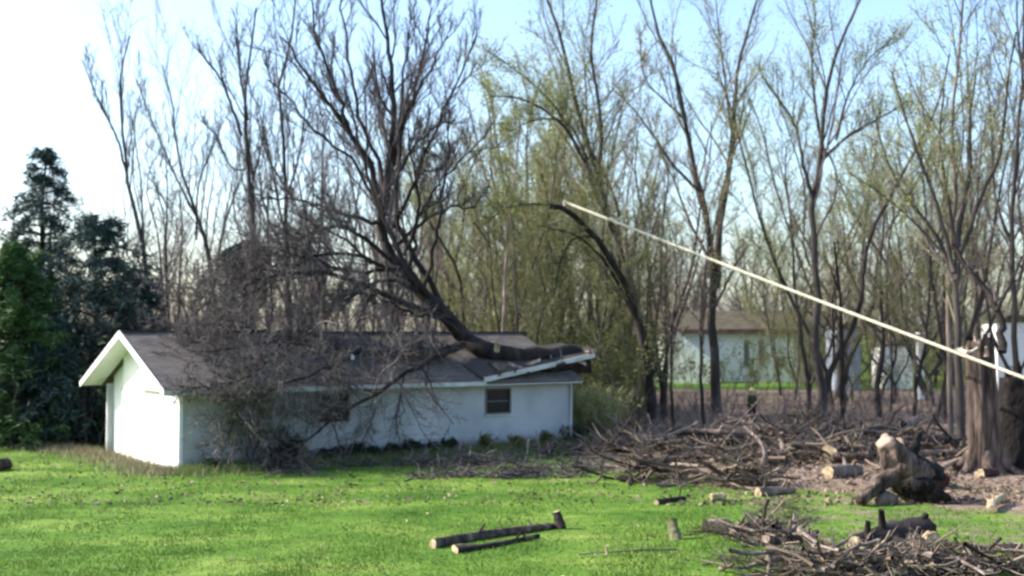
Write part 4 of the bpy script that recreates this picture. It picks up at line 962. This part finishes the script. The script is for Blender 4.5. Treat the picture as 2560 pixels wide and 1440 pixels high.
Geo().tubes(np.array([[rE - (0, 0, .3), rE, rE + (.06, 0, .4)]]), np.array([[.03, .05, .05]]), 8, cap=True).build("shaft", M['split_wood'], st_root)

# ------------------------------------------------------------------ logs and cut pieces
LOGN = [0]
def log(label, a, b, r0, r1=None, bark='bark', cut='cut_wood', name="log", cat='log', bend=.06, lift=None, sides=16):
    """a, b: 3D end points (axis)"""
    LOGN[0] += 1; rg = np.random.default_rng(300 + LOGN[0]); r1 = r1 or r0
    a, b = np.array(a, float), np.array(b, float)
    root = empty(name, (a + b) / 2, label, cat)
    N = 12; P = a + (b - a) * np.linspace(0, 1, N)[:, None]; L = np.linalg.norm(b - a)
    nrm = unit(np.cross(b - a, (0, 0, 1.0)) + 1e-6); P += nrm * (np.sin(np.linspace(0, math.pi, N)) * bend * L * rg.choice([-1, 1]))[:, None]
    R = np.linspace(r0, r1, N) * (1 + .05 * rg.normal(size=N))
    T = unit(np.gradient(P, axis=0)); ref = np.array([0, 0, 1.0]) if abs(T[0][2]) < .8 else np.array([1.0, 0, 0])
    A = unit(np.cross(T, ref)); Bv = np.cross(T, A); th = np.arange(sides) / sides * 2 * np.pi
    lump = 1 + .1 * np.cos(th * 3 + rg.random() * 6 + np.linspace(0, 2, N)[:, None]) + .07 * rg.normal(size=(N, sides))
    V = P[:, None] + (R[:, None] * lump)[..., None] * (A[:, None] * np.cos(th)[None, :, None] + Bv[:, None] * np.sin(th)[None, :, None])
    Q = [[i * sides + j, i * sides + (j + 1) % sides, (i + 1) * sides + (j + 1) % sides, (i + 1) * sides + j] for i in range(N - 1) for j in range(sides)]
    Geo().add(V, Q=Q).build("bark", M[bark], root)
    if L > .9:
        for k in range(3):
            i = rg.integers(2, N - 2); dd = unit(np.array([rg.normal(), rg.normal(), abs(rg.normal()) + .3])); dd = unit(dd - T[i] * (dd @ T[i]) * .6)
            Geo().tubes(np.array([[P[i], P[i] + dd * (R[i] * 1.1), P[i] + dd * (R[i] * 1.3 + rg.uniform(.08, .3))]]), np.array([[.5, .32, .22]]) * R[i], 7, cap=True).build("stub", M[bark], root)
    for ring, c, sgn in ((V[0], P[0], -1), (V[-1], P[-1], 1)):
        o = T[0 if sgn < 0 else -1] * sgn * .004
        VV = np.vstack([ring * .995 + c * .005 + o, c + o * 1.5]); fix_normals(Geo().add(VV, T=[[j, (j + 1) % sides, sides] for j in range(sides)]).build("cut_end", M[cut], root, False))
    return root
def lg(label, pxa, pya, pxb, pyb, r0, r1=None, za=None, zb=None, **kw):
    """a log lying on the ground: pixels of its end points' lowest edge"""
    r1_ = r1 or r0
    a = gnd(pxa, pya, 0); b = gnd(pxb, pyb, 0)
    a[2] = (za if za is not None else 0) + r0 * .85; b[2] = (zb if zb is not None else 0) + r1_ * .85
    return log(label, a, b, r0, r1, **kw)
# pair in the middle of the lawn
lg('longer thin dark log on the lawn, with a pale sawn left end', 1082, 1372, 1385, 1322, .115, .075, bark='bark_brown', bend=.03)
lg('second thin log lying against the longer one on the lawn', 1140, 1386, 1345, 1346, .085, .06, bark='bark_dark')
lg('short mossy log end lying before the pair on the lawn', 1135, 1382, 1190, 1378, .09, .08, bark='bark_green')
b = gnd(1402, 1322)
log('short dark upright log end at the right end of the lawn logs', b, b + (-.09, .05, .38), .13, .08, bark='bark_dark', bend=.05)
lg('thin bare stick lying on the lawn between the lawn logs and the small blocks', 1445, 1392, 1690, 1378, .03, .04, bark='bark_green')
b = gnd(1520, 1392); log('short pale peg crossing the thin stick on the lawn', b, b + (-.04, 0, .18), .03, .02, bark='cut_wood', bend=0)
# small blocks
b = gnd(1690, 1352); log('leaning pale block of firewood left of the brush, its face to the sun', b + (.0, 0, .0), b + (-.06, .15, .42), .13, .11, bark='bark_green', bend=0)
lg('pale short log with a dark sawn end behind the leaning block', 1762, 1330, 1812, 1326, .15, .14, bark='split_wood', cut='bark_dark')
lg('dark round log end beside the pale short log', 1815, 1335, 1828, 1345, .17, .16, bark='bark_dark')
lg('pink pale split piece of wood in the left part of the front brush', 1855, 1362, 1895, 1366, .09, .07, bark='split_wood')
lg('small white wood chunk at the top of the front brush', 1915, 1320, 1925, 1340, .08, .07, bark='cut_wood')
b = gnd(1785, 1250); log('small yellow wood block in front of the middle brush pile', b + (-.08, 0, .08), b + (.25, .1, .08), .1, .1, bark='cut_wood', bend=0)
lg('dark bent log on the grass in front of the middle brush pile', 1640, 1262, 1712, 1250, .07, .06, bark='bark_dark')
lg('split log in front of the brush with a dark shadow under it', 1895, 1242, 1985, 1236, .13, .11, bark='bark_pale')
# the big forked stump chunk
def forked_stump():
    c = gnd(2250, 1255); root = empty("forked_log", c, 'big dark forked chunk of trunk standing on its limbs with a pale sawn top', 'forked log')
    Yc = c[1]; rg = np.random.default_rng(9); F = lambda px, py, dy=0: at(px, py, Yc + dy)
    arms = [([F(2292, 1215, .2), F(2262, 1178, .1), F(2238, 1140, .0), F(2215, 1104, -.1)], [.44, .52, .38, .24]), ([F(2250, 1175, .1), F(2205, 1205, -.2), F(2175, 1232, -.5), F(2155, 1254, -.7)], [.36, .2, .16, .15]),
            ([F(2262, 1180, .2), F(2282, 1215, .1), F(2300, 1250, 0)], [.45, .34, .26]), ([F(2268, 1170, .3), F(2310, 1172, .5), F(2352, 1190, .8)], [.36, .24, .16]), ([F(2240, 1150, 0), F(2200, 1140, .3), F(2172, 1118, .6)], [.22, .13, .07]),
            ([F(2262, 1150, 0), F(2290, 1110, .1), F(2296, 1080, .2)], [.2, .12, .05]), ([F(2290, 1205, -.1), F(2330, 1232, -.3), F(2362, 1246, -.4)], [.34, .28, .16])]
    for i, (p, r) in enumerate(arms):
        q = spline(np.array(p), 16); q[:, 2] = np.maximum(q[:, 2], .12); q[1:-1] += rg.normal(size=(14, 3)) * .02
        rough_tube(q, np.interp(np.linspace(0, 1, 16), np.linspace(0, 1, len(r)), r), 20, rg, .16).build("trunk" if i == 0 else "limb", M['bark_brown'] if i in (0, 1) else M['bark_black'], root)
    e = F(2213, 1101, -.12); d = unit(F(2215, 1104, -.1) - F(2238, 1140)); d = unit(d + np.array([-.3, -.5, 0]))
    rough_tube(np.array([e - d * .12, e, e + d * .03]), [.2, .22, .15], 14, rg, .2).build("cut_end", M['split_wood'], root)
    e = F(2215, 1248, -.3); rough_tube(np.array([e - (.3, 0, .08), e + (0, 0, .05), e + (.3, 0, -.04)]), [.1, .2, .1], 12, rg, .15).build("bark_slab", M['bark_pale'], root)
forked_stump()
lg('round log with a dark hollow end just right of the forked chunk', 2300, 1205, 2345, 1225, .3, .32, bark='bark_pale', cut='red_wood')
lg('long bright split plank of wood lying before the huge snapped trunk', 2340, 1198, 2482, 1155, .07, .09, bark='split_wood', zb=.25, za=.1)
lg('pale crooked limb lying behind the bright split plank', 2250, 1160, 2420, 1150, .13, .1, bark='bark_pale', zb=.2, za=.15, bend=.08)
lg('short log tipped up at the back of the pile, pale on top', 2248, 1110, 2305, 1085, .2, .17, bark='bark_pale', za=.3, zb=.5)
lg('black round log end at the back of the pile left of the tipped log', 2232, 1112, 2250, 1105, .2, .2, bark='bark_dark', za=.35, zb=.35, cut='bark_dark')
lg('thick grey log lying left of the forked chunk', 2075, 1160, 2190, 1140, .28, .24, bark='bark', za=.1, zb=.1)
lg('shorter log under the thick grey log', 2070, 1195, 2150, 1188, .2, .18, bark='bark_pale')
lg('long log at the back of the pile pointing to the dark forked tree', 2070, 1118, 2240, 1100, .24, .2, bark='bark', za=.2, zb=.25)
lg('dark log sticking out of the brush below the person', 1860, 1110, 1960, 1128, .2, .22, bark='bark_dark', za=.2, zb=.0)
lg('reddish broken wood chunk on the dirt before the snapped trunk', 2450, 1195, 2490, 1190, .14, .12, bark='red_wood')
lg('pale small block of wood standing on the dirt near the right edge', 2480, 1285, 2508, 1262, .11, .1, bark='cut_wood', zb=.12)
lg('thick black log lying at the front right with a pale sawn right end', 2140, 1392, 2318, 1362, .22, .27, bark='bark_dark', zb=.1)
b = gnd(2326, 1385); log('pale yellow round of wood leaning at the end of the black log', b + (0, .1, .25), b + (.02, -.12, .27), .17, .17, bark='cut_wood', bend=0)
b = gnd(2350, 1395); log('small pale chip block right of the yellow round', b + (0, 0, .03), b + (.02, .0, .25), .07, .05, bark='cut_wood', bend=0)
lg('flat pale piece of wood lying right of the yellow round', 2450, 1380, 2510, 1378, .07, .06, bark='split_wood')
b = gnd(2546, 1400); log('dark upright stub at the right edge in the front brush', b, b + (0, 0, .32), .09, .08, bark='bark_dark', bend=0)
lg('pale stripped branch poking out of the front brush', 2000, 1375, 2055, 1440, .07, .06, bark='bark_pale', za=.35)
lg('mossy crooked log in the front brush near the right edge', 2400, 1412, 2480, 1398, .11, .1, bark='bark_green')
lg('thick grey log in the front brush below the black log', 2230, 1438, 2300, 1400, .16, .13, bark='bark_pale', za=.05, zb=.25)
lg('dark rotten log at the bottom of the front brush', 2330, 1442, 2440, 1432, .15, .13, bark='bark_dark')
lg('small dark log lying on the lawn at the left edge', -20, 1180, 18, 1172, .2, .18, bark='bark_dark')
lg('fallen dark limb sloping down behind the right corner of the house', 1470, 990, 1585, 1060, .16, .18, bark='bark_dark', za=.8, zb=.1)
lg('long pale pole on the ground from the house corner to the middle brush', 1440, 1160, 1600, 1178, .06, .05, bark='bark_pale')
lg('weathered log lying behind the middle brush pile', 1480, 1100, 1660, 1098, .12, .1, bark='bark_pale', bend=.05)
lg('thin crooked log on top of the middle brush pile', 1680, 1110, 1870, 1120, .09, .08, bark='bark_pale', za=.5, zb=.5)
lg('sloping pale limb right of the thin crooked log', 1800, 1072, 1960, 1150, .1, .09, bark='bark_pale', za=.55, zb=.25)
lg('forking pale limb standing up out of the middle brush pile', 1870, 1215, 1862, 1130, .08, .05, bark='bark_pale', zb=.9)
for (px, py) in ((1815, 1092), (1700, 1100), (1735, 1070), (1505, 1050)):
    b = gnd(px, py + 8)
    log(('pale sawn log end shining at the top of the middle brush pile', 'small pale log end at the left of the middle brush pile', 'pinkish log end behind the middle brush pile', 'pale log end in the straw right of the house corner')[[1815, 1700, 1735, 1505].index(px)],
        b + (0, .3, .3), b + (.05, -.1, .32), .13, .13, bark='bark', bend=0)

rg = np.random.default_rng(71)
for k in range(16):
    px, py = rg.uniform(1930, 2550), rg.uniform(1375, 1438); b = gnd(px, py); a = rg.uniform(0, 6.28); L = rg.uniform(.2, .75) / 2; d = np.array([math.cos(a), math.sin(a) * .8, rg.uniform(-.2, .35)]) * L
    z = rg.uniform(.12, .38); r_ = rg.uniform(.06, .14)
    log('short cut chunk of wood among the twigs of the front brush', b - d + (0, 0, z), b + d + (0, 0, z), r_, r_ * .85, bark=('bark_dark', 'bark_brown', 'bark_pale', 'bark_green')[k % 4], cut=('cut_wood', 'split_wood')[k % 2], sides=10)["group"] = 'short chunks in the front brush'
for k in range(14):
    px, py = rg.uniform(1500, 2380), rg.uniform(1085, 1180); b = gnd(px, py); a = rg.normal() * .5; L = rg.uniform(.8, 2.6) / 2; d = np.array([math.cos(a), math.sin(a), rg.uniform(-.08, .12)]) * L
    z = rg.uniform(.15, .6); r_ = rg.uniform(.08, .2)
    log('rough log lying among the branches of the back brush piles', b - d + (0, 0, z), b + d + (0, 0, z), r_, r_ * .8, bark=('bark_dark', 'bark_brown', 'bark')[k % 3], cut='split_wood', bend=.1, sides=12)["group"] = 'logs in the back brush piles'
# brush piles: tangles nobody could count
def pile(name, label, blobs, n, Lr, seed, mt, rr=(.008, .03), leaf=None, twigs=6):
    rg = np.random.default_rng(seed); cs = np.array([gnd(px, py) for px, py, *_ in blobs]); W_ = np.array([[b_[2], b_[3], b_[4]] for b_ in blobs])
    k = rg.integers(0, len(blobs), n); c = cs[k] + rg.normal(size=(n, 3)) * W_[k] * np.array([.5, .5, 0]); 
    d2 = (((c - cs[k]) / np.maximum(W_[k], .01))[:, :2] ** 2).sum(1)
    c[:, 2] = rg.random(n) * W_[k][:, 2] * np.exp(-d2) + .03
    d = unit(rg.normal(size=(n, 3)) * np.array([1, .8, .28])); L = rg.uniform(*Lr, n)
    P = c - d * L[:, None] / 2; pts = [P]
    for j in range(6):
        d = unit(d + rg.normal(size=d.shape) * .13); P = P + d * L[:, None] / 6; pts.append(P)
    P0 = np.stack(pts, 1); P0[..., 2] = np.maximum(P0[..., 2], .02)
    R0 = rg.uniform(*rr, n)[:, None] * np.linspace(1, .45, 7)[None]
    P1, R1 = grow(rg, P0, R0, twigs, .35, ang=.7, up=.12, npts=4, tmin=.1, rmin=.006, wig=.2); P1[..., 2] = np.maximum(P1[..., 2], .02)
    P2, R2 = grow(rg, P1, R1, 2, .5, ang=.7, up=.1, npts=3, tmin=.2, rmin=.005, wig=.2)
    o = tag(Geo().tubes(P0, R0, 6, rg).tubes(P1, R1, 3, rg).tubes(P2, R2, 3, rg).build(name, M[mt]), label, 'brush pile', kind='stuff')
    return o
pile("brush_pile", 'wide middle pile of reddish brown brush right of the house', [(1560, 1140, 1.6, 1.2, .5), (1700, 1150, 1.8, 1.5, .7), (1840, 1160, 1.8, 1.4, .6), (1840, 1215, 1.0, .8, .7), (1660, 1200, 1.4, .9, .35), (1950, 1130, 1.6, 1.8, .8)], 330, (.5, 2.6), 51, 'twig_brown', (.018, .07), twigs=4)
pile("brush_pile", 'paler sticks and limbs strewn over the middle brush', [(1600, 1120, 2, 1.5, .5), (1850, 1110, 2.2, 1.8, .8), (2050, 1130, 2, 2, .7)], 240, (.8, 3.2), 52, 'bark_pale', (.02, .075), twigs=3)
pile("brush_pile", 'brush and limbs around the big logs at the right', [(2100, 1150, 1.8, 1.6, .8), (2250, 1120, 2, 1.6, .7), (2400, 1140, 2, 1.5, .4), (2050, 1080, 2.4, 2, .6)], 330, (.6, 2.6), 53, 'twig_brown', (.02, .08), twigs=4)
pile("brush_pile", 'tangled front brush at the bottom right corner', [(2000, 1440, 1.0, .8, .5), (2180, 1440, 1.0, .7, .45), (2300, 1430, .9, .7, .45), (2450, 1430, 1.0, .6, .3), (2560, 1430, .8, .5, .3), (1910, 1355, .7, .6, .35)], 250, (.35, 1.6), 54, 'twig_brown', (.012, .05), twigs=5)
pile("brush_pile", 'pale thin sticks lying in the front brush', [(2050, 1430, 1.4, .9, .45), (2300, 1430, 1.4, .8, .45), (1930, 1350, .8, .8, .3)], 170, (.3, 1.5), 55, 'bark_pale', (.015, .06), twigs=3)
pile("brush_pile", 'scattered green twigs on the lawn left of the front brush', [(1850, 1400, .9, .6, .15), (1960, 1300, .5, .8, .4), (1780, 1340, .6, .4, .12)], 90, (.3, 1.1), 56, 'bark_green', (.008, .02), twigs=5)
pile("brush_pile", 'twigs and broken branches along the foot of the long wall', [(1000, 1165, 2, .6, .2), (1200, 1160, 2, .8, .3), (1380, 1140, 1.6, .8, .4), (700, 1175, 1.4, .6, .3), (1290, 1190, 1.8, .9, .2), (1430, 1180, 1.4, 1.0, .25), (1120, 1195, 1.6, .6, .12)], 330, (.3, 1.8), 57, 'twig', (.01, .035), twigs=5)

# ------------------------------------------------------------------ the person by the wood's edge
def person():
    b = gnd(1880, 1062); root = empty("person", b, 'person in dark trousers, olive jacket and yellow helmet standing in front of the neighbour\'s house', 'person')
    root.rotation_euler = (0, 0, .5)
    def skin_obj(name, verts, edges, radii, m, rootv=0):
        me = bpy.data.meshes.new(name); me.from_pydata(verts, edges, []); me["local"] = 1
        o = bpy.data.objects.new(name, me); o.parent = root; col.objects.link(o); me.materials.append(m)
        mod = o.modifiers.new("skin", 'SKIN')
        for i, r_ in enumerate(radii): me.skin_vertices[0].data[i].radius = (r_, r_ * .85); 
        me.skin_vertices[0].data[rootv].use_root = True
        s_ = o.modifiers.new("sub", 'SUBSURF'); s_.levels = 2; s_.render_levels = 2
        return o
    # body: pelvis, spine, chest, neck, head, arms, legs
    V = [(0,0,.95),(0,0,1.12),(0,0,1.35),(0,0,1.5),(0,-.01,1.6),(0,-.03,1.68), (.17,0,1.42),(.25,-.05,1.16),(.2,-.25,1.05),(.18,-.32,1.03),
         (-.17,0,1.42),(-.27,-.02,1.15),(-.22,-.2,.98),(-.2,-.27,.95), (.1,0,.9),(.13,-.04,.5),(.14,.02,.1),(.15,-.14,.05), (-.1,0,.9),(-.14,.02,.5),(-.17,.08,.1),(-.18,-.08,.05)]
    E = [(0,1),(1,2),(2,3),(3,4),(4,5),(2,6),(6,7),(7,8),(8,9),(2,10),(10,11),(11,12),(12,13),(0,14),(14,15),(15,16),(16,17),(0,18),(18,19),(19,20),(20,21)]
    Rr = [.14,.13,.16,.06,.075,.09,.075,.05,.035,.03,.075,.05,.035,.03,.1,.065,.045,.045,.1,.065,.045,.045]
    skin_obj("body", V, E, Rr, M['skin'])
    sub = [0,1,2,6,7,8,10,11,12]; mp = {v: i for i, v in enumerate(sub)}
    skin_obj("jacket", [V[i] for i in sub], [(mp[a], mp[b_]) for a, b_ in E if a in mp and b_ in mp], [.17,.165,.19,.095,.07,.055,.095,.07,.055], M['jacket'])
    sub = [0,14,15,16,18,19,20]; mp = {v: i for i, v in enumerate(sub)}
    skin_obj("trousers", [V[i] for i in sub], [(mp[a], mp[b_]) for a, b_ in E if a in mp and b_ in mp], [.165,.125,.09,.075,.125,.09,.075], M['trousers'])
    for a, c in ((16, 17), (20, 21)):
        x, y, z = V[a]; skin_obj("boot", [(x, y + .04, .07), (x, y - .08, .06), (x, y - .2, .045)], [(0, 1), (1, 2)], [.065, .06, .05], M['trousers'])
    g = Geo(); rings = []
    for i in range(7):
        ph = i / 6 * math.pi / 2; rad = .135 * math.cos(ph) + .001; rings.append([(rad * math.cos(a), -.02 + rad * 1.12 * math.sin(a), 1.70 + .13 * math.sin(ph)) for a in np.arange(16) / 16 * 2 * np.pi])
    rings = [[(x * 1.25, (y + .02) * 1.25 - .04, 1.695) for x, y, z in rings[0]]] + rings
    V2 = np.array(rings).reshape(-1, 3); Q = [[i * 16 + j, i * 16 + (j + 1) % 16, (i + 1) * 16 + (j + 1) % 16, (i + 1) * 16 + j] for i in range(7) for j in range(16)]
    me = fast_mesh("helmet", V2, Q); me["local"] = 1; link("helmet", me, M['helmet'], root)
    # hands with five fingers each
    for s_, wv_ in ((1, (.18, -.33, 1.03)), (-1, (-.2, -.28, .95))):
        x, y, z = wv_; vv = [(x, y, z), (x, y - .07, z - .01)]; ee = [(0, 1)]; rr = [.03, .038]
        for f in range(4):
            fx = x + (f - 1.5) * .02; k = len(vv); vv += [(fx, y - .11, z - .02), (fx, y - .14 - .01 * (f in (1, 2)), z - .05)]; ee += [(1, k), (k, k + 1)]; rr += [.011, .009]
        k = len(vv); vv += [(x - s_ * .04, y - .06, z), (x - s_ * .05, y - .1, z - .02)]; ee += [(0, k), (k, k + 1)]; rr += [.013, .01]
        skin_obj("hand", vv, ee, rr, M['skin'])
person()
print("TRIS", sum(len(m.polygons) * 2 for m in bpy.data.meshes))
